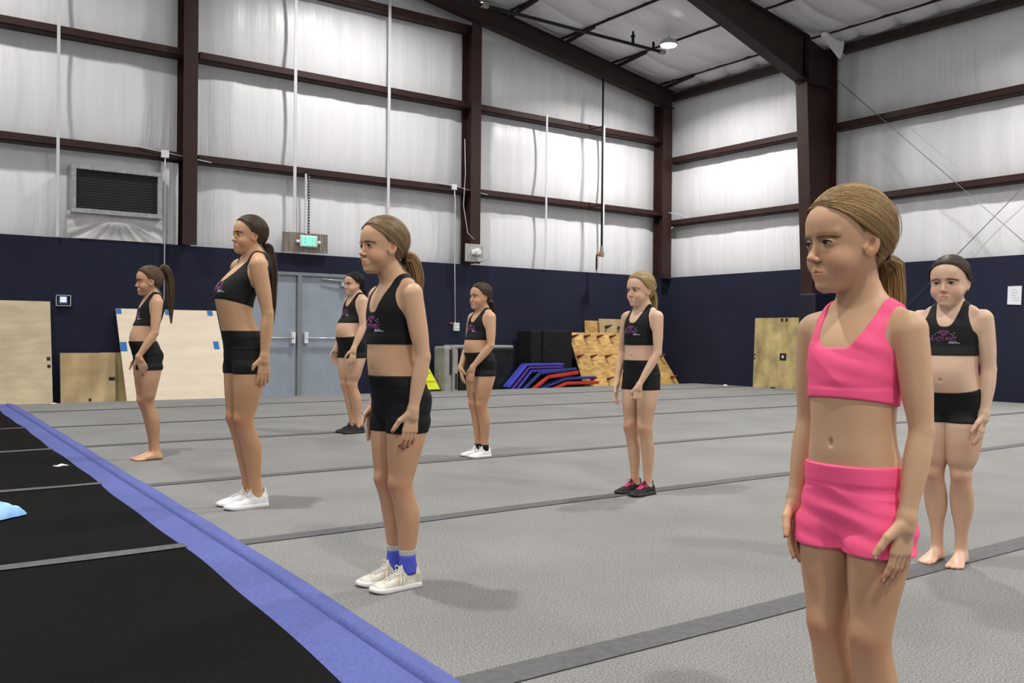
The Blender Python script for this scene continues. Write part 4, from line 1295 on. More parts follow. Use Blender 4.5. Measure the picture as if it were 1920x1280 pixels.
        for (x0, x1, r0, r1, k) in ((tb_, p1, .0125, .0098, .010), (p1, p2, .0092, .0082, .003), (p2, p3, .0082, .0066, .003)):
            fn, lo, hi = cone(x0, x1, r0 * hs, r1 * hs); L.append((fn, lo, hi, k))
        tipz.append((p3, t2, n, .0075 * hs))
        hands.append((wr, tipz))
        return L
    armL, armR = arm_chain(1), arm_chain(-1)
    # neck and shoulders
    xh = P.get('hx', .012) * Sc + float(bendf(chin)); 
    hpit, hyaw, hrol = P.get('pitch', 0), P.get('yaw', 0), P.get('roll', 0)
    nk0 = np.array([-.030 * Sc + float(bendf((1.02 + du) * Sc)), 0, (1.025 + du) * Sc]); nk1 = np.array([xh - .105 * hd, 0, chin + .20 * hd])
    nr = P.get('neck', 1.0)
    neck = cone(nk0, nk1, .050 * Sc * nr, .0445 * Sc * nr)
    traps = [cone((-.028 * Sc + float(bendf(1.05 * Sc)), sy * .02 * Sc, (1.068 + du) * Sc), (-.022 * Sc + float(bendf(1.03 * Sc)), sy * .110 * Sc, (1.022 + du) * Sc), .028 * Sc, .024 * Sc) for sy in (-1, 1)]
    # head frame
    R = (Matrix.Rotation(hyaw, 3, 'Z') @ Matrix.Rotation(-hpit, 3, 'Y') @ Matrix.Rotation(hrol, 3, 'X'))
    Rm = np.array(R); piv = np.array([xh - .10 * hd, 0, chin + .25 * hd]); piv_l = np.array([-.10, 0, .25])
    def toH(X, Y, Z):
        x, y, z = X - F32(piv[0]), Y - F32(piv[1]), Z - F32(piv[2])
        return [(x * F32(Rm[0, i]) + y * F32(Rm[1, i]) + z * F32(Rm[2, i])) / F32(hd) + F32(piv_l[i]) for i in range(3)]
    def fromH(p):
        p = (np.asarray(p, float) - piv_l) * hd
        return p @ Rm.T + piv
    def add_head(Fd, k):
        G = Fd.like()
        for fn, lo, hi, kk, op in head_prims(P):
            cor = np.array([[(lo, hi)[a][0], (lo, hi)[b][1], (lo, hi)[c][2]] for a in (0, 1) for b in (0, 1) for c in (0, 1)])
            wc = fromH(cor)
            def g(X, Y, Z, fn=fn):
                x, y, z = toH(X, Y, Z); return (fn(x, y, z) * F32(hd)).astype(F32)
            G.add(g, wc.min(0), wc.max(0), kk * hd, op, pad=.030)
        Fd.f = comb(Fd.f, G.f, F32(k)).astype(F32)
    def trunk(Fd):
        Fd.add(B(tor[0]), [tor[1][0] - .15] + list(tor[1][1:]), [tor[2][0] + .15] + list(tor[2][1:]), 0)
        G = Fd.like()
        for L in legs: G.add(B(L[0]), [L[1][0] - .1] + list(L[1][1:]), [L[2][0] + .1] + list(L[2][1:]), .004)
        for K_ in knee: G.add(B(K_[0]), [K_[1][0] - .08] + list(K_[1][1:]), [K_[2][0] + .08] + list(K_[2][1:]), .016 * Sc)
        Fd.f = comb(Fd.f, G.f, F32(.028 * Sc)).astype(F32)
        for t_ in traps: Fd.add(*t_, k=.03 * Sc)
        Fd.add(*neck, k=.030 * Sc)
    xr = (min(b for a, b in SP) * Sc - .16 * Sc - .04, max(b for a, b in SP) * Sc + (.20 + be * 1.2 + cs) * Sc + .03)
    yr = .26 * Sc * max(1, W)
    nzb = int((zc + .006) / hb)
    FB = Field((xr[0], -yr, -.006), (xr[1], yr, max((1.13 + du) * Sc, nzb * hb + .01)), hb)
    trunk(FB)
    T = FB.f.copy()
    # belly button
    nv = P.get('navel', .765) * Sc
    # arms
    G = FB.like()
    for L in (armL, armR):
        for fn, lo, hi, k in L: G.add(fn, lo, hi, k)
    zz = FB.ax[2][None, None, :]
    kf = (.0015 + .030 * Sc * sm(.95 * Sc, 1.02 * Sc, zz)).astype(F32)
    FB.f = comb(FB.f, G.f, kf).astype(F32); del G
    add_head(FB, .02)
    # navel
    i0 = np.argmin(np.abs(FB.ax[2] - nv)); j0 = np.argmin(np.abs(FB.ax[1]))
    col = T[:, j0, i0]; ins = np.nonzero(col < 0)[0]
    if len(ins):
        xf_ = FB.ax[0][ins[-1]]
        FB.add(ell((xf_ + .002, 0, nv), (.009 * Sc, .0045 * Sc, .008 * Sc)), (xf_ - .03, -.02, nv - .02), (xf_ + .03, .02, nv + .02), .006, 's')
    shoes = P.get('shoes')
    # feet
    tips = []
    if not shoes:
        for sy in (-1, 1):
            cy = sy * .0475 * P.get('gap', 1.0) * Sc; fx0 = -.018 * Sc + float(bendf(.03 * Sc))
            rows = [(-.048, 0, .012, .010, .02), (-.042, 0, .020, .022, .036), (-.02, 0, .025, .027, .052), (.015, 0, .026, .027, .060), (.05, .001, .028, .029, .050), (.085, .002, .024, .034, .036), (.115, .002, .018, .037, .026), (.135, .002, .013, .035, .019), (.148, .0, .010, .026, .014)]
            out = math.radians(4) * sy
            prof = [(x, 0, sy * c * 0, t_ * .5, w_, w_) for x, c, zc_, w_, t_ in rows]
            rows = [(a * .88, b, c, d * .95, e) for a, b, c, d, e in rows]
            def foot(X, Y, Z, rows=rows, cy=cy, fx0=fx0, out=out):
                x0 = (X - F32(fx0)) / F32(Sc); y0 = (Y - F32(cy)) / F32(Sc); z = Z / F32(Sc)
                x = x0 * F32(math.cos(out)) + y0 * F32(math.sin(out)); y = -x0 * F32(math.sin(out)) + y0 * F32(math.cos(out))
                xs_ = np.array([r[0] for r in rows]); wv = np.interp(x, xs_, [r[3] for r in rows]).astype(F32); tv = np.interp(x, xs_, [r[4] for r in rows]).astype(F32)
                zc2 = tv * F32(.42); hz = np.where(z > zc2, tv - zc2, zc2)
                g = np.sqrt((y / wv) ** 2 + ((z - zc2) / hz) ** 2) + F32(1e-3); r = np.sqrt(y * y + (z - zc2) ** 2)
                dd = np.maximum(r * (1 - 1 / g), np.maximum(F32(xs_[0]) - x, x - F32(xs_[-1])))
                return (dd * F32(Sc)).astype(F32)
            FB.add(foot, (fx0 - .07 * Sc, cy - .06 * Sc, -.005), (fx0 + .17 * Sc, cy + .06 * Sc, .08 * Sc), .014 * Sc)
            for i, (ty, tx, ln, r) in enumerate(((-.022, .133, .032, .0105), (-.004, .136, .024, .0078), (.0095, .131, .021, .0072), (.021, .124, .018, .0068), (.031, .114, .015, .0064))):
                tx *= .88; ln *= .85; y_ = sy * ty * .95; c_, s_ = math.cos(out), math.sin(out)
                p0 = np.array([tx - .012, y_, .0095]); p1 = np.array([tx + ln, y_ * 1.05, r + .0005])
                f2 = lambda p: np.array([(p[0] * c_ - p[1] * s_) * Sc + fx0, (p[0] * s_ + p[1] * c_) * Sc + cy, p[2] * Sc])
                FB.add(*cone(f2(p0), f2(p1), r * Sc, r * Sc * .92), k=.003)
                tips.append(f2(p1))
    cutf = FB.like(); cutf.f = FB.f[:, :, :nzb + 1]
    V1, Q1 = nets(cutf)
    ztop_b = float(FB.ax[2][nzb])
    FH = Field((xh - .75 * hd, -.55 * hd, ztop_b + hb * .15), (xh + .62 * hd, .55 * hd, h_ + .03), hh)
    FH.f[:] = .5
    GT = Field.like(FH)
    FH.add(B(tor[0]), [tor[1][0] - .15] + list(tor[1][1:]), [tor[2][0] + .15] + list(tor[2][1:]), 0)
    for t_ in traps: FH.add(*t_, k=.03 * Sc)
    FH.add(*neck, k=.030 * Sc)
    add_head(FH, .02)
    V2, Q2 = nets(FH)
    V = np.concatenate([V1, V2]); Q = np.concatenate([Q1, Q2 + len(V1)])
    V, Q = weld_rings(V, Q, len(V1))
    # ---- skin colouring
    base = np.array(P.get('skin', (.50, .29, .175)))
    C = np.tile(base, (len(V), 1))
    def mix(mask, colr):
        nonlocal C
        C = C * (1 - mask[:, None]) + np.array(colr) * mask[:, None]
    z = V[:, 2] / Sc
    tan = P.get('tan', .80)
    mix(sm(.60, .5, z) * (1 - sm(.08, .05, z)) * .55, base * np.array([.72, .60, .50]))
    mix(.55 * np.exp(-((z - zmf(.36)) / .032) ** 2) * (z < .5) * sm(-.02, .03, V[:, 0] - bendf(V[:, 2])), base * np.array([.86, .62, .56]))
    if not shoes: mix(sm(.09, .03, z), base * np.array([1.08, 1.02, 1.0]))
    for wr, tp in hands:
        dd = np.min([np.linalg.norm(V - t_[0], axis=1) for t_ in tp], axis=0)
        mix(.45 * sm(.035, .008, dd), base * np.array([1.0, .74, .66]))
    x_, y_, z_ = toH(V[:, 0], V[:, 1], V[:, 2])
    hm = sm(-.05, .05, z_) * (np.abs(y_) < .5)
    mix(.30 * hm, base * np.array([1.05, .96, .92]))
    mix(.40 * np.exp(-(((np.abs(y_) - .19) / .09) ** 2 + ((z_ - .29) / .10) ** 2)) * (x_ > .05), base * np.array([1.1, .66, .58]))
    mix(.25 * np.exp(-((y_ / .05) ** 2 + ((z_ - .30) / .05) ** 2)) * (x_ > .3), base * np.array([1.1, .70, .60]))
    mix(.35 * hm * (np.abs(y_) > .335) * (x_ < .12) * (z_ < .55), base * np.array([1.1, .66, .56]))
    mix(.5 * hm * sm(1.1, .5, np.hypot((x_ + .036) / .036, (z_ - .42) / .058)) * (np.abs(y_) > .27), base * np.array([.62, .40, .33]))  # shade of the ear hollow painted into the skin colour
    lipw = sm(.100, .085, np.abs(y_)) * (x_ > .27)
    curve = .176 + (.014 if P.get('mouth', 0) == 2 else .0) * (np.abs(y_) / .09) ** 2
    up_l = sm(.034, .022, (z_ - curve)) * (z_ >= curve); lo_l = sm(.044, .030, curve - z_) * (z_ < curve)
    taper = np.sqrt(np.clip(1 - (y_ / .098) ** 2, 0, 1))
    up_l = sm(.033, .020, (z_ - curve) / np.maximum(taper, .12)) * (z_ >= curve); lo_l = sm(.044, .030, (curve - z_) / np.maximum(taper, .12)) * (z_ < curve)
    mix(.75 * lipw * (up_l + lo_l), P.get('lip', base * np.array([1.0, .55, .52])))
    mw = {0: .0045, 1: .010, 2: .009}[P.get('mouth', 0)]
    if P.get('mouth', 0) == 2:
        mix(sm(.064, .052, np.abs(y_)) * (x_ > .25) * sm(.0105, .0065, np.abs(z_ - curve)), (.60, .52, .47))
        mw = -1
    mix(lipw * sm(abs(mw) * 1.8, abs(mw) * .7, np.abs(z_ - curve)) * (mw > 0), ((.09, .03, .025) if P.get('mouth', 0) == 1 else base * np.array([.45, .22, .2])) if P.get('mouth', 0) != 2 else (.55, .46, .40))  # shade between the lips painted in as a dark mouth line
    # darker lash line / lids
    for sy in (-1, 1):
        dy = (y_ - sy * .135) / .062
        e1 = np.abs(np.abs(z_ - .450) - 0.0215 * np.clip(1 - dy * dy, 0, 1) ** .8)
        mix(.55 * sm(.010, .003, e1) * (np.abs(dy) < 1.02) * (x_ > .24), base * np.array([.35, .25, .22]))
        mix(.30 * np.exp(-(((y_ - sy * .135) / .08) ** 2 + ((z_ - .45) / .055) ** 2)) * (x_ > .2), base * np.array([.72, .58, .55]))
    if not P.get('noscalp'):
        mix(.9 * sm(.0, .03, np.interp(z_, *HLINE) + P.get('hl', 0) - x_) * hm * (np.hypot((x_ + .02) / .10, (z_ - .4) / .14) > 1), np.array(P['hair']) * .6)
    body = mesh_np('body', V, Q, M_skin, root, C)
    if P.get('bodylabel'): body['label'] = P['bodylabel']
    # finger nails
    nc = P.get('nail')
    if P['res'] < .0036:
        cols = M_nailr if nc else M_nail
        for wr, tp in hands:
            for (p, dd, n, r) in tp:
                mbn = MB()
                c = Vector(p + dd * r * .25 - n * r * .72)
                dv, nv_ = Vector(dd), Vector(n); sv = dv.cross(nv_)
                vs = []
                for k in range(10):
                    a_ = 2 * math.pi * k / 10
                    vs.append(c + dv * math.cos(a_) * r * .85 + sv * math.sin(a_) * r * .62 + nv_ * (abs(math.sin(a_)) * r * .18))
                top = [v - nv_ * r * .22 for v in vs]
                mbn.add(vs + top, [tuple(range(10)), tuple(range(19, 9, -1))] + [(k, (k + 1) % 10, 10 + (k + 1) % 10, 10 + k) for k in range(10)], 0, True)
                mbn.build('fingernail', cols, root)
    # ---- clothes
    X3, Y3, Z3 = FB.ax[0][:, None, None], FB.ax[1][None, :, None], FB.ax[2][None, None, :]
    zS = Z3 / F32(Sc); yS = np.abs(Y3) / F32(Sc); xl = X3 - bendf(Z3)
    zhem_t = P.get('hem', .875)
    # noise for folds
    def folds(amp, fz, fy):
        ph = P['x'] * 7
        return F32(amp) * ((1 - 2 * np.abs(np.sin(Z3 * F32(fz * .45) + np.sin(Y3 * F32(fy) + ph) * F32(1.1) - X3 * F32(fy * .5) + 1))) * F32(.6) + np.sin(Z3 * F32(fz) + np.sin(Y3 * F32(fy) + ph) * F32(1.6) + X3 * F32(fy * .6)) * F32(.45) + np.sin(Z3 * F32(fz * 1.9) + Y3 * F32(fy * 1.7) - X3 * F32(fy) + ph) * F32(.4))
    o_t = F32(.0045)
    band = F32(.0012) * (1 - sm(zhem_t + .030, zhem_t + .036, zS)) + F32(P.get('loose', 0) * .25) * sm(zhem_t + .034, zhem_t + .05, zS) * (1 - sm(.94, .99, zS))
    wz = np.interp(zS, [.80, .935 + .6 * du, .955 + .6 * du, .975 + .7 * du, 1.0 + du, 1.03 + du, 1.06 + du, 1.10 + du], [.30, .30, .135, .108, .094, .084, .079, .076]).astype(F32)
    wz = wz + F32(P.get('strap_out', 0)) * (zS > .96)
    inner = P.get('strap_in', .056)
    zn_f = F32(P.get('neckline', .985) + .85 * du) + F32(.115 + .15 * du) * (yS / F32(inner)) ** F32(P.get('npow', 3.4))
    zn_b = F32(1.0 + .7 * du) + F32(.09) * (yS / F32(inner * .9)) ** F32(2.0)
    fb_ = sm(-.02, .02, xl / F32(Sc) + F32(.02)).astype(F32)
    zn = zn_f * fb_ + zn_b * (1 - fb_)
    hemz = zhem_t + P.get('hemslope', 0) * xl / Sc
    npw = P.get('npow', 3.4); slf = F32(.115 * npw / inner) * (yS / F32(inner)) ** F32(npw - 1); slb = F32(.09 * 2 / (inner * .9)) * (yS / F32(inner * .9))
    sl_ = slf * fb_ + slb * (1 - fb_)
    reg = np.maximum(np.maximum((hemz - zS), (zS - zn) / np.sqrt(1 + sl_ ** 2)), (yS - wz) * F32(.9)) * F32(Sc)
    amp = P.get('fold_t', .0008)
    Ft = FB.like(); Ft.f = smax(np.maximum(T - np.maximum(o_t + band + folds(amp, 60 / Sc, 22 / Sc) * sm(zhem_t + .03, zhem_t + .06, zS), F32(.003)), -(T + F32(.008))), reg, 1.5 * hb).astype(F32)
    Vt, Qt = nets(Ft); Vt = relax(Vt, Qt)
    top = mesh_np('crop_top', Vt, Qt, P['cloth'], root)
    zw = P.get('waist', .735); zh = P.get('short_hem', .535)
    lo_ = F32(P.get('loose', 0))
    bandw = F32(.0014) * sm(zw - .042, zw - .037, zS)
    tt = sm(zw - .04, zh, zS)
    os_ = F32(.0045) + 0 * T + bandw + lo_ * tt + folds(P.get('fold_s', .0010), 70 / Sc, 16 / Sc) * (1 - sm(zw - .05, zw - .04, zS))
    os_ = np.maximum(os_, F32(.0030))
    wzz = zw + P.get('waistslope', 0) * xl / Sc
    hz2 = zh + P.get('hs2', .10) * np.clip(-xl / Sc, -.2, .2) * .0 - .0 * zS
    reg = np.maximum(zS - wzz, hz2 - zS) * F32(Sc)
    # legs stay separate under the hem
    Fs = FB.like(); Fs.f = smax(np.maximum(T - os_, -(T + F32(.008))), reg, 1.5 * hb).astype(F32)
    Vs, Qs = nets(Fs); Vs = relax(Vs, Qs)
    mesh_np('shorts', Vs, Qs, P['cloth'], root)
    # ---- logo
    if P.get('logo'):
        def px(y, zq):
            j = int(round((y - FB.lo[1]) / hb)); i_ = int(round((zq - FB.lo[2]) / hb))
            c_ = Ft.f[:, min(max(j, 0), FB.n[1] - 1), min(max(i_, 0), FB.n[2] - 1)]
            ii = np.nonzero(c_ < 0)[0]
            if not len(ii): return None
            k = ii[-1]
            if k + 1 >= len(c_): return FB.ax[0][k]
            return FB.ax[0][k] + hb * c_[k] / (c_[k] - c_[k + 1])
        def stroke(mb, pts, r):
            dense = []
            for (a0, b0), (a1, b1) in zip(pts[:-1], pts[1:]):
                nn = max(2, int(math.hypot(a1 - a0, b1 - b0) / .004))
                for k in range(nn): dense.append((a0 + (a1 - a0) * k / nn, b0 + (b1 - b0) * k / nn))
            dense.append(pts[-1])
            o3 = []
            for (a0, b0) in dense:
                x = px(a0, b0)
                if x is not None: o3.append((x + .0006, a0, b0))
            # smooth the depth
            xs_ = [p[0] for p in o3]
            xs_ = [sum(xs_[max(0, i - 2):i + 3]) / len(xs_[max(0, i - 2):i + 3]) for i in range(len(xs_))]
            if len(o3) > 1: mb.tube([(xs_[i], o3[i][1], o3[i][2]) for i in range(len(o3))], r, 5)
        zl = (P.get('logo_z', .938 + .55 * du)) * Sc; u = .0098 * Sc
        GL = {'R': [[(0, 0), (0, 2), (1, 2), (1.2, 1.5), (1, 1), (0, 1)], [(.5, 1), (1.2, 0)]], 'A': [[(0, 0), (.7, 2), (1.4, 0)], [(.3, .8), (1.1, .8)]], 'D': [[(0, 0), (0, 2), (.8, 2), (1.3, 1.4), (1.3, .6), (.8, 0), (0, 0)]],
              'I': [[(.2, 0), (.2, 2)]], 'N': [[(0, 0), (0, 2), (1.2, 0), (1.2, 2)]], 'T': [[(.6, 0), (.6, 2)], [(-.1, 2), (1.3, 2)]]}
        m1 = MB(); m2 = MB()
        xx = -5.6
        for chr_, wch in zip('RADIANT', (1.7, 1.8, 1.8, .9, 1.8, 1.7, 1.5)):
            for st in GL[chr_]:
                pts = [((xx + a) * u * .98, zl + (b - .0) * u * .9 - abs(xx + a) * .0004) for a, b in st]   # reading left to right as seen from the front
                stroke(m1, pts, .0017 * Sc)
                stroke(m2, [(a + .0011, b + .0011) for a, b in pts], .0010 * Sc)
            xx += wch
        # diamond
        dz = zl + 2.75 * u
        Dm = [[(-1.5, 1.9), (1.5, 1.9), (2.2, 1.0), (0, -.6), (-2.2, 1.0), (-1.5, 1.9)], [(-2.2, 1.0), (2.2, 1.0)], [(-1.5, 1.9), (-.8, 1.0), (0, 1.9), (.8, 1.0), (1.5, 1.9)], [(-.8, 1.0), (0, -.6), (.8, 1.0)]]
        m3 = MB()
        for st in Dm: stroke(m3, [(a * u, dz + b * u * .95) for a, b in st], .0011 * Sc)
        m4 = MB()
        # script line under the right end of the word
        sc_ = [[(2.2, -1.2), (2.8, .2), (3.1, -1.0)], [(2.4, -.6), (3.1, -.5)], [(3.1, -1.0), (3.5, .3), (3.6, -.9), (3.9, -.9), (4.2, .3), (4.2, -.9), (4.6, -.4), (4.4, -1.0), (4.9, -.3), (5.2, .2), (5.1, -.9), (5.5, -.4), (5.7, -1.0), (6.1, -.4), (6.3, -.9), (6.9, -.6)]]
        for st in sc_: stroke(m4, [(a * u * .98, zl - .25 * u + b * u * .9) for a, b in st], .0009 * Sc)
        for (a, b) in ((-3.6, 2.9), (-2.6, 3.6), (3.0, 3.0), (3.9, 2.4), (4.2, 3.4), (-4.6, 2.4)):
            stroke(m4, [((a - .18) * u, zl + b * u), ((a + .18) * u, zl + b * u)], .0009 * Sc); stroke(m4, [(a * u, zl + (b - .22) * u), (a * u, zl + (b + .22) * u)], .0009 * Sc)
        m1.build('logo_lettering', M_logo1, top); m2.build('logo_outline', M_logo2, top); m3.build('logo_diamond', M_logo2, top); m4.build('logo_script', M_logo3, top)
    del T, Ft, Fs, FB
    # ---- eyes
    for sy in (-1, 1):
        c_ = np.array([.258, sy * .135, .452]); er = .0600
        rings = [0, .26, .52, .68, .8, 1.0, 1.25, 1.5, 1.9, 2.4, math.pi]
        vs = []; fs = []; mi = []
        nseg = 18
        gz = P.get('gaze', (0, 0))
        Rg = np.array(Matrix.Rotation(gz[0], 3, 'Z') @ Matrix.Rotation(-gz[1], 3, 'Y'))
        for ra in rings:
            for k in range(nseg):
                a_ = 2 * math.pi * k / nseg
                vs.append(fromH(c_ + Rg @ (er * np.array([math.cos(ra), math.sin(ra) * math.cos(a_), math.sin(ra) * math.sin(a_)]))))
        for i in range(len(rings) - 1):
            for k in range(nseg):
                k2 = (k + 1) % nseg
                fs.append((i * nseg + k, (i + 1) * nseg + k, (i + 1) * nseg + k2, i * nseg + k2)); mi.append(2 if i < 1 else (1 if i < 2 else 0))
        mesh_np('eye', np.array(vs), np.array(fs), [M_eyew, M_iris, M_pupil], root, matidx=np.array(mi))
        # lashes
        pts = []
        for k in range(15):
            dy = -1 + 2 * k / 14
            zz_ = .450 + 0.0215 * (1 - dy * dy) ** .8 + dy * sy * .0036; yy_ = sy * .135 + dy * .060
            rr_ = .0705
            q_ = rr_ ** 2 - (yy_ - c_[1]) ** 2 - (zz_ - c_[2]) ** 2
            pts.append(fromH((c_[0] + math.sqrt(max(q_, 1e-4)) * .97, yy_, zz_)))
        mbn = MB(); mbn.tube(pts, [(.0035 + .0045 * math.sin(math.pi * k / 14)) * hd for k in range(15)], 5); mbn.build('eyelash', M_lash, root)
    core = head_core(P)
    cen = np.array([-.075, 0, .56])
    def surf(D, off):
        """distance along unit directions D (n,3) from cen to core == off"""
        lo_r = np.full(len(D), .1); hi_r = np.full(len(D), .75)
        for _ in range(22):
            mid = (lo_r + hi_r) / 2
            p = cen + D * mid[:, None]
            v = core(p[:, 0], p[:, 1], p[:, 2])
            ins_ = v < off
            lo_r = np.where(ins_, mid, lo_r); hi_r = np.where(ins_, hi_r, mid)
        return cen + D * lo_r[:, None]
    hc = np.array(P['hair'])
    rs = np.random.RandomState(int(P['x'] * 100 + P['y'] * 37) % 9999)
    # eyebrows
    for sy in (-1, 1):
        n_ = 46; m_ = 4
        Pp = np.zeros((n_, m_, 3))
        for i in range(n_):
            t_ = i / (n_ - 1)
            yb = .060 + .145 * t_; zb = .502 + P.get('brow', 0) * (1 - t_) + .022 * math.sin((.22 + .66 * t_) * math.pi) - .012 * t_ + rs.uniform(-.008, .008) * (1 - t_ * .6)
            for k in range(m_):
                D = np.array([.40 - .25 * (yb / .25) ** 2, sy * (yb + .011 * k * (1 + t_)), zb + .004 * k * (1 - 1.2 * t_) - cen[2]]); D[0] -= cen[0]; D /= np.linalg.norm(D)
                Pp[i, k] = D
        S_ = surf(Pp.reshape(-1, 3), .016 + 0 * 1).reshape(n_, m_, 3)
        # brow ridge lifts the skin: push a little further out
        Vb, Qb = tubes_np(np.array([fromH(p_) for p_ in S_]), np.full((n_, m_), .0052 * hd) * (1 - .4 * np.linspace(0, 1, n_)[:, None]), 3)
        mesh_np('eyebrow', Vb, Qb, M_hair, root, np.tile(hc * .8 + np.array(P.get('skin', (.5, .3, .2))) * .10, (len(Vb), 1)))
    # ---- hair cap
    HX, HY = HLINE; hl = P.get('hl', 0)
    tie = np.array(P['tie'])                       # head units
    FC = Field((-.62, -.46, -.05), (.48, .46, 1.10), max(hh / hd * 1.2, .010))
    Xc, Yc, Zc = FC.ax[0][:, None, None], FC.ax[1][None, :, None], FC.ax[2][None, None, :]
    cr_ = core(Xc + 0 * Yc + 0 * Zc, Yc + 0 * Xc + 0 * Zc, Zc + 0 * Xc + 0 * Yc)
    line = np.interp(Zc, HX, HY) + hl
    pf = P.get('part', 0.0)
    dl = line - Xc
    thick = P.get('vol', .030)
    tcap = -.012 + (thick + .012) * sm(-.005, .14, dl)
    # ears stay free
    er_ = np.hypot((Xc + .005) / .085, (Zc - .40) / .125)
    tcap = np.where(np.abs(Yc) > .2, np.minimum(tcap, -.012 + (thick + .012) * sm(.95, 1.55, er_)), tcap)
    FC.f = np.maximum(cr_ - tcap, -(cr_ + .02)).astype(F32)
    FC.f = np.maximum(np.maximum(FC.f, .04 - Zc), -dl - .025).astype(F32)
    Vc, Qc = nets(FC)
    if len(Qc):
        Vw = np.array(fromH(Vc))
        # streaked tone along the combing direction: angle about the tie point
        D = Vc - cen; D /= np.linalg.norm(D, axis=1, keepdims=True)
        td = tie - cen; td /= np.linalg.norm(td)
        u1 = np.cross(td, [0, 1, 0]); u1 /= np.linalg.norm(u1); u2_ = np.cross(td, u1)
        az = np.arctan2(D @ u2_, D @ u1)
        tone = 1 + .22 * np.sin(az * 37) * np.sin(az * 11 + 2) + .12 * np.sin(az * 83)
        mesh_np('hair', Vw, Qc, M_hair, root, hc[None, :] * np.clip(tone, .5, 1.6)[:, None] * .95)
    # ---- strands on the cap
    ns = P.get('strands', 500); mseg = 14
    Vd = rs.normal(size=(ns * 14, 3)); Vd /= np.linalg.norm(Vd, axis=1, keepdims=True)
    S0 = surf(Vd, thick * .7)
    dln = np.interp(S0[:, 2], HX, HY) + hl - S0[:, 0]
    ere = np.hypot((S0[:, 0] + .005) / .10, (S0[:, 2] - .40) / .14)
    ok = (dln > -.012) & (S0[:, 2] > .10) & ((np.abs(S0[:, 1]) < .2) | (ere > 1.05)) & (np.linalg.norm(S0 - tie, axis=1) > .12)
    Vd, dln = Vd[ok], dln[ok]
    pri = np.concatenate([np.nonzero((dln < .05))[0][:ns // 3], np.nonzero(dln >= .05)[0]])[:int(ns * 1.15)]
    Vd, dln = Vd[pri], dln[pri]
    td = tie - cen; td /= np.linalg.norm(td)
    ts = np.linspace(0, 1, mseg)[None, :, None]
    ang = np.arccos(np.clip(Vd @ td, -1, 1))[:, None, None]
    SL = (np.sin((1 - ts) * ang) * Vd[:, None, :] + np.sin(ts * ang) * td[None, None, :]) / np.sin(ang)
    lat = P.get('part', 0.0)
    # hair parted: strands bow outwards from the parting before running to the tie
    bow = np.sin(ts * np.pi) * .16 * np.sign(Vd[:, None, 1:2] - lat) * (Vd[:, None, 2:3] > .2)
    SL = SL + bow * np.array([0, 1, -.3])[None, None, :]
    SL /= np.linalg.norm(SL, axis=2, keepdims=True)
    off = thick * (1.0 + .0 * rs.rand(len(Vd)))
    Pt = surf(SL.reshape(-1, 3), thick).reshape(SL.shape)
    dpath = np.interp(Pt[..., 2], HX, HY) + hl - Pt[..., 0]
    epath = np.hypot((Pt[..., 0] + .005) / .095, (Pt[..., 2] - .40) / .135); epath = np.where(np.abs(Pt[..., 1]) > .2, epath, 9)
    good = (dpath.min(1) > -.02) & (epath.min(1) > .93) & (Pt[..., 2].min(1) > .06)
    Pt, Vd, dln = Pt[good], Vd[good], dln[good]
    lift = (rs.rand(len(Vd), 1, 1) * .008 - .003) * np.sin(ts * np.pi) + .002
    root_in = sm(.05, 0, ts) * -.020 * sm(.10, 0, dln)[:, None, None]
    nrm = Pt - cen; nrm /= np.linalg.norm(nrm, axis=2, keepdims=True)
    Pt = Pt + nrm * (lift + root_in)
    Pt = Pt * (1 - ts ** 8) + tie * ts ** 8
    Rr = np.full(Pt.shape[:2], P.get('srad', .0044)) * (1 - .5 * np.abs(2 * ts[..., 0] - 1) ** 3) * rs.uniform(.5, 1.25, (len(Vd), 1)) * hd
    Vw, Qw = tubes_np(fromH(Pt.reshape(-1, 3)).reshape(Pt.shape), Rr, 4)
    u1 = np.cross(td, [0, 1, 0]); u1 /= np.linalg.norm(u1); u2_ = np.cross(td, u1)
    azs = np.arctan2(Vd @ u2_, Vd @ u1)
    tn = (1 + .28 * np.sin(azs * 23 + 1) * np.sin(azs * 9) + .15 * np.sin(azs * 61)) * rs.choice([.75, .9, 1.0, 1.15, 1.45], len(Vd), p=[.16, .26, .30, .20, .08])
    mesh_np('hair_strands', Vw, Qw, M_hair, root, np.repeat(tn, mseg * 4)[:, None] * hc[None, :])
    # fly away hairs
    nf = P.get('fly', 26)
    if nf:
        idx = rs.choice(len(Vd), min(nf, len(Vd)), replace=False)
        Pf = Pt[idx] + nrm[idx] * (.03 * rs.rand(len(idx), 1, 1) * np.sin(ts * np.pi * rs.uniform(.7, 1.1, (len(idx), 1, 1))))
        Vw, Qw = tubes_np(fromH(Pf.reshape(-1, 3)).reshape(Pf.shape), np.full(Pf.shape[:2], .0021 * hd), 3)
        mesh_np('loose_hair', Vw, Qw, M_hair, root, np.tile(hc * 1.25, (len(Vw), 1)))
    # ---- ponytail (points in head units relative to tie, before head rotation applied only at the tie)
    pts = [np.array(q) for q in P['pony']]
    tw = fromH(tie)
    ctrl = [tw] + [tw + q * hd for q in pts]
    tt_ = np.linspace(0, 1, len(ctrl)); mm = 22
    tq = np.linspace(0, 1, mm)
    curve_ = np.stack([herm(tt_, [c[i] for c in ctrl], tq) for i in range(3)], 1)
    prf = np.interp(tq, [0, .05, .25, .6, .85, 1], P.get('pprof', [.055, .07, .12, .12, .085, .03])) * hd
    T_ = np.gradient(curve_, axis=0); T_ /= np.linalg.norm(T_, axis=1, keepdims=True)
    A_ = np.cross(T_, [0, 1, 0]); A_ /= np.linalg.norm(A_, axis=1, keepdims=True) + 1e-9; B_ = np.cross(T_, A_)
    npn = int(P.get('pstrands', 260) * 1.6)
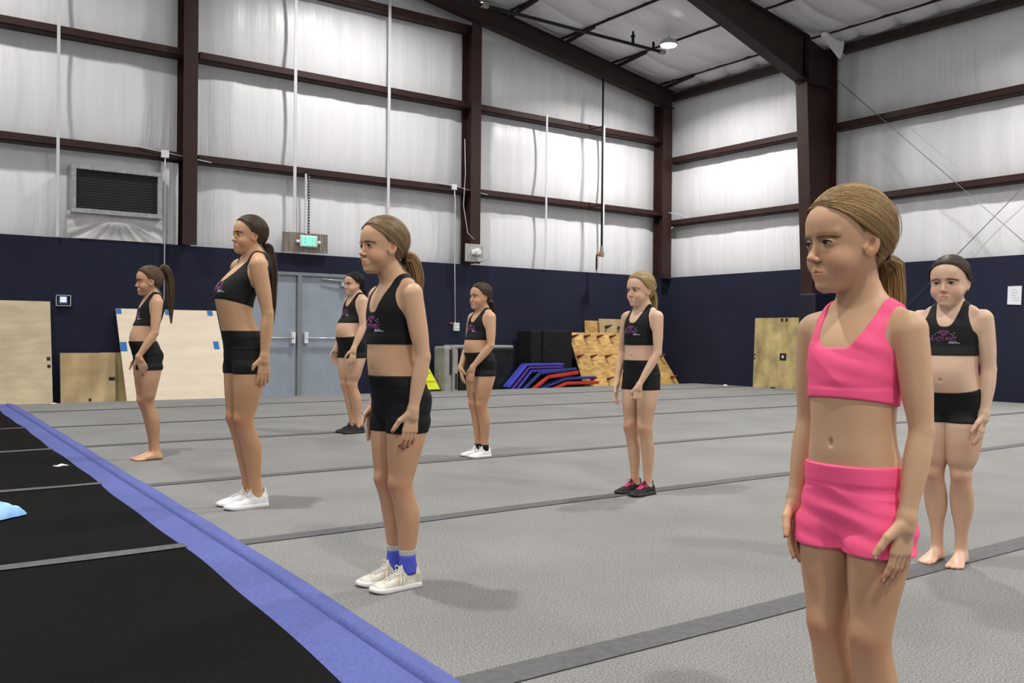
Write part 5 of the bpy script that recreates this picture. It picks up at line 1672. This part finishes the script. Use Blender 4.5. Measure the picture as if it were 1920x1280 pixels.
    rho = np.sqrt(rs.rand(npn)) ; phi = rs.rand(npn) * 2 * math.pi; end = np.clip(1 - .22 * rs.rand(npn) ** 1.5, .3, 1)
    wig = rs.rand(npn) * 6
    tpar = tq[None, :] * end[:, None]
    cur = np.stack([np.interp(tpar, tq, curve_[:, i]) for i in range(3)], -1)
    Ax = np.stack([np.interp(tpar, tq, A_[:, i]) for i in range(3)], -1); Bx = np.stack([np.interp(tpar, tq, B_[:, i]) for i in range(3)], -1)
    rad = np.interp(tpar, tq, prf) * rho[:, None] * (1 + .10 * np.sin(tpar * 7 + wig[:, None]))
    Pp = cur + Ax * (rad * np.cos(phi)[:, None])[..., None] * P.get('pflat', .75) + Bx * (rad * np.sin(phi)[:, None])[..., None]
    Rr = (.0056 * (1 - .75 * tq[None, :] ** 3)) * hd * rs.uniform(.6, 1.3, (npn, 1))
    Vw, Qw = tubes_np(Pp, Rr, 4)
    tn = (1 + .22 * np.sin(phi * 5 + 2)) * rs.choice([.7, .88, 1.0, 1.2, 1.5], npn, p=[.18, .25, .27, .2, .1]) * rs.uniform(.85, 1.15, npn)
    pc_ = np.array(P.get('ponycol', P['hair']))
    mesh_np('ponytail', Vw, Qw, M_hair, root, np.repeat(tn, mm * 4)[:, None] * pc_[None, :])
    # hair tie
    dirn = Vector(ctrl[1] - ctrl[0]).normalized(); o1 = dirn.orthogonal().normalized(); o2 = dirn.cross(o1)
    rr_ = P.get('tier', .062) * hd
    ring = [Vector(tw) + dirn * .01 * hd + (o1 * math.cos(a) + o2 * math.sin(a)) * rr_ for a in [2 * math.pi * k / 20 for k in range(21)]]
    mbn = MB(); mbn.tube(ring, [(.022 + .004 * (k % 2)) * hd * P.get('tief', 1) for k in range(21)], 8); mbn.build('hair_tie', P.get('tiem', M_tie), root)
    # ---- extras
    if P.get('necklace'):
        mbn = MB()
        for k in range(34):
            a = 2 * math.pi * k / 34
            nx, ny = math.cos(a), math.sin(a)
            zz2 = (1.062 + du) * Sc - .035 * Sc * max(0, nx) ** 1.3
            xx2 = float(bendf(zz2)) - .018 * Sc + nx * (.058 + .012 * max(0, nx)) * Sc; yy2 = ny * .058 * Sc
            mbn.lathe([(.0005, -.0035), (.003, -.002), (.0038, 0), (.003, .002), (.0005, .0035)], (xx2, yy2, zz2), 6)
        mbn.build('necklace', M_pearl, root)
    if P.get('earring'):
        p_ = fromH((.0, .372, .300)); mbn = MB(); mbn.lathe([(.0005, -.002), (.002, 0), (.0005, .002)], tuple(p_), 8, 0, 1); mbn.build('earring', M_stud, root)
    # ---- shoes
    if shoes:
        mu, ms_, ml = shoes['mats']
        for sy in (-1, 1):
            cy = sy * .0475 * P.get('gap', 1.0) * Sc; fx0 = -.018 * Sc + float(bendf(.03 * Sc)); out = math.radians(3) * sy
            ca, sa = math.cos(out), math.sin(out)
            rows = [(-.060, .012, .030), (-.054, .026, .058), (-.035, .032, .068), (0, .033, .074), (.025, .034, .070), (.055, .036, .056), (.09, .040, .044), (.125, .041, .035), (.148, .036, .030), (.160, .027, .024), (.168, .012, .016)]
            FS = Field((-.08 * Sc, -.055 * Sc, -.004), (.19 * Sc, .055 * Sc, .10 * Sc), max(.0022, min(hb * .8, .003)))
            def up_fn(X, Y, Z):
                x, y, z = X / F32(Sc), Y / F32(Sc), Z / F32(Sc)
                xs_ = [r[0] for r in rows]
                wv = np.interp(x, xs_, [r[1] for r in rows]).astype(F32); tv = np.interp(x, xs_, [r[2] for r in rows]).astype(F32)
                zc2 = F32(.014); hz = np.where(z > zc2, tv - zc2, F32(.014))
                g = (np.abs(y / wv) ** F32(2.4) + np.abs((z - zc2) / hz) ** F32(2.4)) ** F32(1 / 2.4) + F32(1e-3); r = np.sqrt(y * y + (z - zc2) ** 2)
                return (np.maximum(r * (1 - 1 / g), np.maximum(F32(xs_[0]) - x, x - F32(xs_[-1]))) * F32(Sc)).astype(F32)
            FS.add(up_fn, (-.08 * Sc, -.06 * Sc, 0), (.2 * Sc, .06 * Sc, .1 * Sc), 0)
            FS.add(*cone((-.035 * Sc, 0, .05 * Sc), (-.038 * Sc, 0, .080 * Sc), .024 * Sc, .014 * Sc), k=.012)        # heel tab
            FS.add(*cone((.030 * Sc, 0, .055 * Sc), (.018 * Sc, 0, .088 * Sc), .022 * Sc, .013 * Sc), k=.008)        # tongue
            FS.add(ell((-.006 * Sc, 0, .085 * Sc), (.034 * Sc, .028 * Sc, .030 * Sc)), (-.05 * Sc, -.04 * Sc, .05 * Sc), (.04 * Sc, .04 * Sc, .12 * Sc), .006, 's')
            FS.f = np.maximum(FS.f, .010 * Sc - FS.ax[2][None, None, :]).astype(F32)
            Vs, Qs = nets(FS)
            so = mesh_np('shoe', Vs, Qs, mu, root); so.location = (fx0, cy, 0); so.rotation_euler = (0, 0, out); so.scale = (.88, .92, .95)
            mbn = MB()
            outl = []
            for x in np.concatenate([np.linspace(-.062, .14, 16), np.linspace(.146, .170, 8)]): outl.append((x * Sc, (max(.004, float(herm([r[0] for r in rows] , [r[1] for r in rows], np.array([x]))[0])) * (1 if -.058 < x < .166 else .8) + .003) * Sc))
            poly = outl + [(a, -b) for a, b in outl[::-1]]
            n_ = len(poly); lv = [(-.0, .96), (.006, 1.03), (.016, 1.0), (.020, .93)]
            vs = [(a * (1 if a > 0 else 1) * s_, b * s_, z_ * Sc + (0 if a < .13 * Sc else (a / Sc - .13) * .12 * Sc)) for z_, s_ in lv for a, b in poly]
            fs = [(k * n_ + i, k * n_ + (i + 1) % n_, (k + 1) * n_ + (i + 1) % n_, (k + 1) * n_ + i) for k in range(3) for i in range(n_)]
            fs += [tuple(range(n_))[::-1], tuple(range(3 * n_, 4 * n_))]
            mbn.add(vs, fs, 0, True); mbn.build('sole', ms_, so)
            mbn = MB()
            def topz(x, y):
                tv = np.interp(x, [r[0] for r in rows], [r[2] for r in rows]); wv = np.interp(x, [r[0] for r in rows], [r[1] for r in rows])
                return .014 + (tv - .014) * max(0, 1 - abs(y / wv) ** 2.4) ** (1 / 2.4) + .002
            for i in range(6):
                x0 = .030 + i * .012; x1 = x0 + .009
                for s2 in (-1, 1):
                    pl = []
                    for k in range(9):
                        q_ = -1 + 2 * k / 8; y_ = q_ * .017 * s2; x_q = x0 + (x1 - x0) * (k / 8)
                        pl.append((x_q * Sc, y_ * Sc, (topz(x_q, y_) + .0015 * (1 - q_ * q_)) * Sc))
                    mbn.tube(pl, .0021 * Sc, 5)
            for s2 in (-1, 1):      # bow loops and ends
                lp = [(.028 + .004 * math.sin(a), s2 * (.004 + .022 * math.sin(a / 2) ** 1 * (1)), .070 + .022 * math.sin(a) * (1.0 if s2 > 0 else .7)) for a in [math.pi * 2 * k / 16 for k in range(17)]]
                mbn.tube([(a * Sc + (.012 * Sc * math.sin(math.pi * i / 16)), b * Sc, c * Sc) for i, (a, b, c) in enumerate(lp)], .0022 * Sc, 5)
                mbn.tube([(.030 * Sc, s2 * .004 * Sc, .072 * Sc), (.045 * Sc, s2 * .020 * Sc, .066 * Sc), (.050 * Sc, s2 * .033 * Sc, .050 * Sc)], .0019 * Sc, 5)
            mbn.build('laces', ml, so)
            if shoes.get('logo_line'):
                mbn = MB()
                for s2 in (-1, 1):
                    for x0 in (.045, .060):
                        mbn.tube([(x0 * Sc, s2 * .0365 * Sc, .022 * Sc), ((x0 - .008) * Sc, s2 * .034 * Sc, .036 * Sc), ((x0 - .014) * Sc, s2 * .024 * Sc, .052 * Sc)], .003 * Sc, 5)
                mbn.build('side_stripe', M_solew, so)
            if shoes.get('sock'):
                zt_ = shoes['sockz']
                for (z0_, z1_, mt_) in shoes['sock']:
                    mbn = MB(); prof_ = []
                    vs = []; fs = []; nn = 24; zz3 = [z0_ + (z1_ - z0_) * k / 6 for k in range(7)]
                    for z_ in zz3:
                        row = np.array([(.16, -.014, .030, .028, .036), (.11, -.016, .0245, .025, .029), (.075, -.017, .0250, .027, .032), (.045, -.018, .026, .030, .034)])
                        rr4 = [np.interp(-z_, -row[:, 0], row[:, c]) for c in range(1, 5)]
                        for k in range(nn):
                            a = 2 * math.pi * k / nn; fbk = rr4[2] if math.cos(a) > 0 else rr4[3]
                            vs.append((((rr4[0] + .018) + math.cos(a) * (fbk + .0028)) * Sc + fx0, math.sin(a) * (rr4[1] + .0028) * Sc + cy, z_ * Sc))
                    for i in range(6):
                        for k in range(nn): fs.append((i * nn + k, i * nn + (k + 1) % nn, (i + 1) * nn + (k + 1) % nn, (i + 1) * nn + k))
                    mbn.add(vs, fs, 0, True); so2 = mbn.build('sock', mt_, root)
                    sd = so2.modifiers.new('s', 'SOLIDIFY'); sd.thickness = .002; sd.offset = -1
    return root


M_nail = mat('nail', (.62, .40, .33), .3); M_nailr = mat('red_nail', (.16, .008, .012), .25)
LOWP = [(-.10, 0, -.10), (-.17, 0, -.45), (-.16, 0, -.95)]

PEOPLE = [
    dict(label='person in bright pink crop top and pink shorts standing at the right foreground', x=1.785, y=1.19, rz=-.03, h=1.335, hd=.225, res=.0022, hres=.0015,
         cloth=M_pink, loose=.006, fold_t=.0030, fold_s=.0042, brow=-.012, hair=(.27, .170, .068), tie=(-.46, 0, .30), pony=[(-.10, 0, -.10), (-.14, 0, -.45), (-.05, .05, -.95)],
         tiem=mat('clear_tie', (.35, .22, .18), .4), tief=.5, tier=.05, yaw=-.30, pitch=-.05, gaze=(-.1, -.05), strands=3200, pstrands=600, vol=.029, fly=60, earring=True,
         skin=(.58, .36, .215), hem=.868, hemslope=.16, waist=.738, short_hem=.552, neckline=.975, strap_in=.070, strap_out=.010, npow=4.6, eye=.75, navel=.785, mouth=0, w=.90, arm=.96, arms=dict(B=dict(sh=(-.012, .121, 1.008), el=(-.024, .143, .81), wr=(.022, .140, .64))), dl=.0, du=.015, hx=.03, hip=.97, thigh=.95),
    dict(label='person in black crop top and black shorts, barefoot, standing farthest right behind the pink one', x=4.05, y=2.22, rz=.20, h=1.388, hd=.228, res=.003, hres=.002,
         cloth=M_cblack, hair=(.055, .038, .027), tie=(-.46, 0, .25), pony=[(-.08, 0, -.12), (-.10, 0, -.35), (-.05, 0, -.55)], w=1.14, belly=.036, thigh=1.18, calf=1.10, arm=1.18, neck=1.08, chub=1.10, hip=1.0, dl=.02, du=.06,
         skin=(.64, .43, .31), yaw=0, pitch=-.03, logo=True, strands=1800, hem=.905, waist=.77, waistslope=-.25, short_hem=.615, navel=.80, gap=1.05, gaze=(-.1, 0), hx=.016, neckline=.985),
    dict(label='person in black crop top and shorts with white shoes and blue socks, centre foreground', x=1.80, y=3.27, rz=.0, h=1.475, hd=.225, res=.0029, hres=.0020,
         cloth=M_cblack, hair=(.20, .13, .065), ponycol=(.34, .21, .09), tie=(-.47, 0, .27), pony=[(-.14, 0, -.02), (-.24, 0, -.35), (-.20, 0, -.85)], tiem=M_tie, tier=.06, pprof=[.05, .11, .19, .19, .16, .08],
         skin=(.60, .37, .225), logo=True, strands=2400, fly=50, pstrands=400, shoes=dict(mats=(M_shb, M_solew, M_lacew), logo_line=True, sock=[(.05, .118, M_sockb), (.118, .138, M_sockg)], sockz=.13), hem=.880, waist=.768, short_hem=.563, dl=.01, du=.048, navel=.79, hx=.045, spine=[(0, 0), (.4, .0), (.66, .0), (.85, .01), (1.0, .028), (1.3, .03)],
         belly=.016, hip=1.02, yaw=.03, pitch=.02, nail=1, logo_z=.935, neckline=.955, vol=.032),
    dict(label='tallest person in black crop top and shorts with white trainers and very long ponytail', x=1.92, y=5.27, rz=.0, h=1.70, hd=.228, res=.0038, hres=.0026,
         cloth=M_cblack, hair=(.060, .037, .020), ponycol=(.085, .050, .025), tie=(-.46, 0, .26), pony=[(-.10, 0, -.12), (-.20, 0, -.9), (-.18, 0, -2.2)], tiem=M_tie, tier=.07, tief=1.4, pprof=[.05, .08, .17, .19, .15, .07], pflat=.8,
         skin=(.56, .33, .185), logo=True, strands=1300, pstrands=380, srad=.005, shoes=dict(mats=(M_shw, M_solew, M_lacew)), hem=.925, hemslope=.26, waist=.808, short_hem=.612, dl=.055, du=.10, navel=.825, hx=.02, w=.95, chest=.028,
         spine=[(0, 0), (.35, .03), (.62, .03), (.78, .042), (.95, .062), (1.10, .005), (1.3, .012)], yaw=.05, pitch=.06, arms=dict(B=dict(el=(-.050, .15, .81), wr=(-.030, .142, .64), hd=(.02, -.05, -1), fb=.6)), nail=0, neckline=.95, strap_in=.065),
    dict(label='person in black crop top and shorts, barefoot with high ponytail, at the far left', x=1.99, y=7.66, rz=.0, h=1.545, hd=.232, res=.004, hres=.003,
         cloth=M_cblack, hair=(.095, .060, .032), ponycol=(.115, .072, .036), tie=(-.40, 0, .86), pony=[(-.18, 0, .06), (-.36, 0, -.45), (-.40, 0, -1.85)], tiem=M_tie, tier=.055, pprof=[.05, .09, .17, .18, .14, .04],
         skin=(.55, .33, .20), logo=True, strands=900, pstrands=300, srad=.006, belly=.022, hem=.925, waist=.82, short_hem=.62, dl=.055, du=.08, navel=.83, w=.94, spine=[(0, 0), (.375, .028), (.62, .04), (.8, .05), (1.0, .02), (1.3, .045)],
         gap=.78, arms=dict(L=dict(el=(-.02, .150, .81), wr=(.085, .128, .66), hd=(-.42, -.06, -1), th=(1, -.2, -.3), spread=1.8), R=dict(el=(-.03, .145, .81), wr=(.03, .128, .65), hd=(.0, -.05, -1))), yaw=.0, pitch=-.02),
    dict(label='dark haired person in black crop top, black shorts and black shoes before the grey doors', x=4.26, y=8.68, rz=.05, h=1.66, hd=.238, res=.004, hres=.003,
         cloth=M_cblack, hair=(.010, .008, .008), tie=(-.45, 0, .26), pony=[(-.06, 0, -.12), (-.08, 0, -.5), (-.02, 0, -1.0)], tiem=M_tie, skin=(.62, .40, .27), logo=True, strands=800, pstrands=200, srad=.006,
         shoes=dict(mats=(M_shk, M_solek, M_lacek)), w=1.16, belly=.048, waistslope=-.12, thigh=1.15, arm=1.16, calf=1.05, neck=1.05, chub=1.10, hem=.915, waist=.81, short_hem=.625, dl=.055, du=.09, navel=.83, arms=dict(B=dict(wr=(.06, .150, .65), hd=(.12, -.02, -1), spread=1.8)), yaw=.0,
         spine=[(0, 0), (.4, .03), (.62, .03), (.8, .03), (1.0, .0), (1.3, .02)]),
    dict(label='person in black crop top and white trainers holding both hands together in front', x=4.31, y=6.42, rz=-.03, h=1.455, hd=.222, res=.004, hres=.0028,
         cloth=M_cblack, hair=(.055, .036, .026), tie=(-.46, 0, .35), pony=[(-.10, 0, -.15), (-.13, 0, -.8), (-.10, 0, -1.9)], tiem=M_tiep, skin=(.57, .34, .21), logo=True, strands=900, pstrands=220, srad=.006, mouth=1,
         shoes=dict(mats=(M_shw, M_solew, M_lacew), sock=[(.05, .095, M_sockk)], sockz=.1), w=1.08, belly=.036, waistslope=-.12, thigh=1.08, arm=1.08, chub=1.06, hem=.90, waist=.815, short_hem=.622, dl=.05, du=.062, navel=.825, pitch=.05,
         arms=dict(L=dict(el=(.005, .160, .80), wr=(.118, .082, .645), hd=(.05, -.20, -1), th=(.3, -1, 0)), R=dict(el=(.01, .158, .80), wr=(.118, .095, .640), hd=(.04, -.36, -1), th=(.3, -1, 0)))),
    dict(label='blonde person in black crop top with pearl necklace and black shoes with pink laces', x=4.15, y=4.33, rz=.05, h=1.43, hd=.222, res=.0033, hres=.0022,
         cloth=M_cblack, hair=(.36, .25, .11), ponycol=(.42, .29, .12), tie=(-.46, 0, .42), pony=[(-.10, 0, -.08), (-.14, 0, -.4), (-.02, .05, -.85)], tiem=M_tiep, tief=.6, skin=(.63, .42, .29), logo=True, strands=1500, fly=40, srad=.005, mouth=2,
         shoes=dict(mats=(M_shk, M_solek, M_lacep)), w=.92, arm=.90, thigh=.92, calf=.90, hem=.898, waist=.808, short_hem=.63, dl=.05, du=.055, navel=.83, necklace=True, gap=1.1, vol=.036, yaw=-.05,
         arms=dict(L=dict(el=(.005, .146, .80), wr=(.105, .090, .615), hd=(.05, -.10, -1), th=(1, -.35, 0), fist=1), R=dict(el=(-.02, .172, .80), wr=(.05, .145, .625), hd=(.25, -.10, -1), th=(1, -.5, 0), spread=1.6))),
]
for P_ in PEOPLE:
    person(P_)
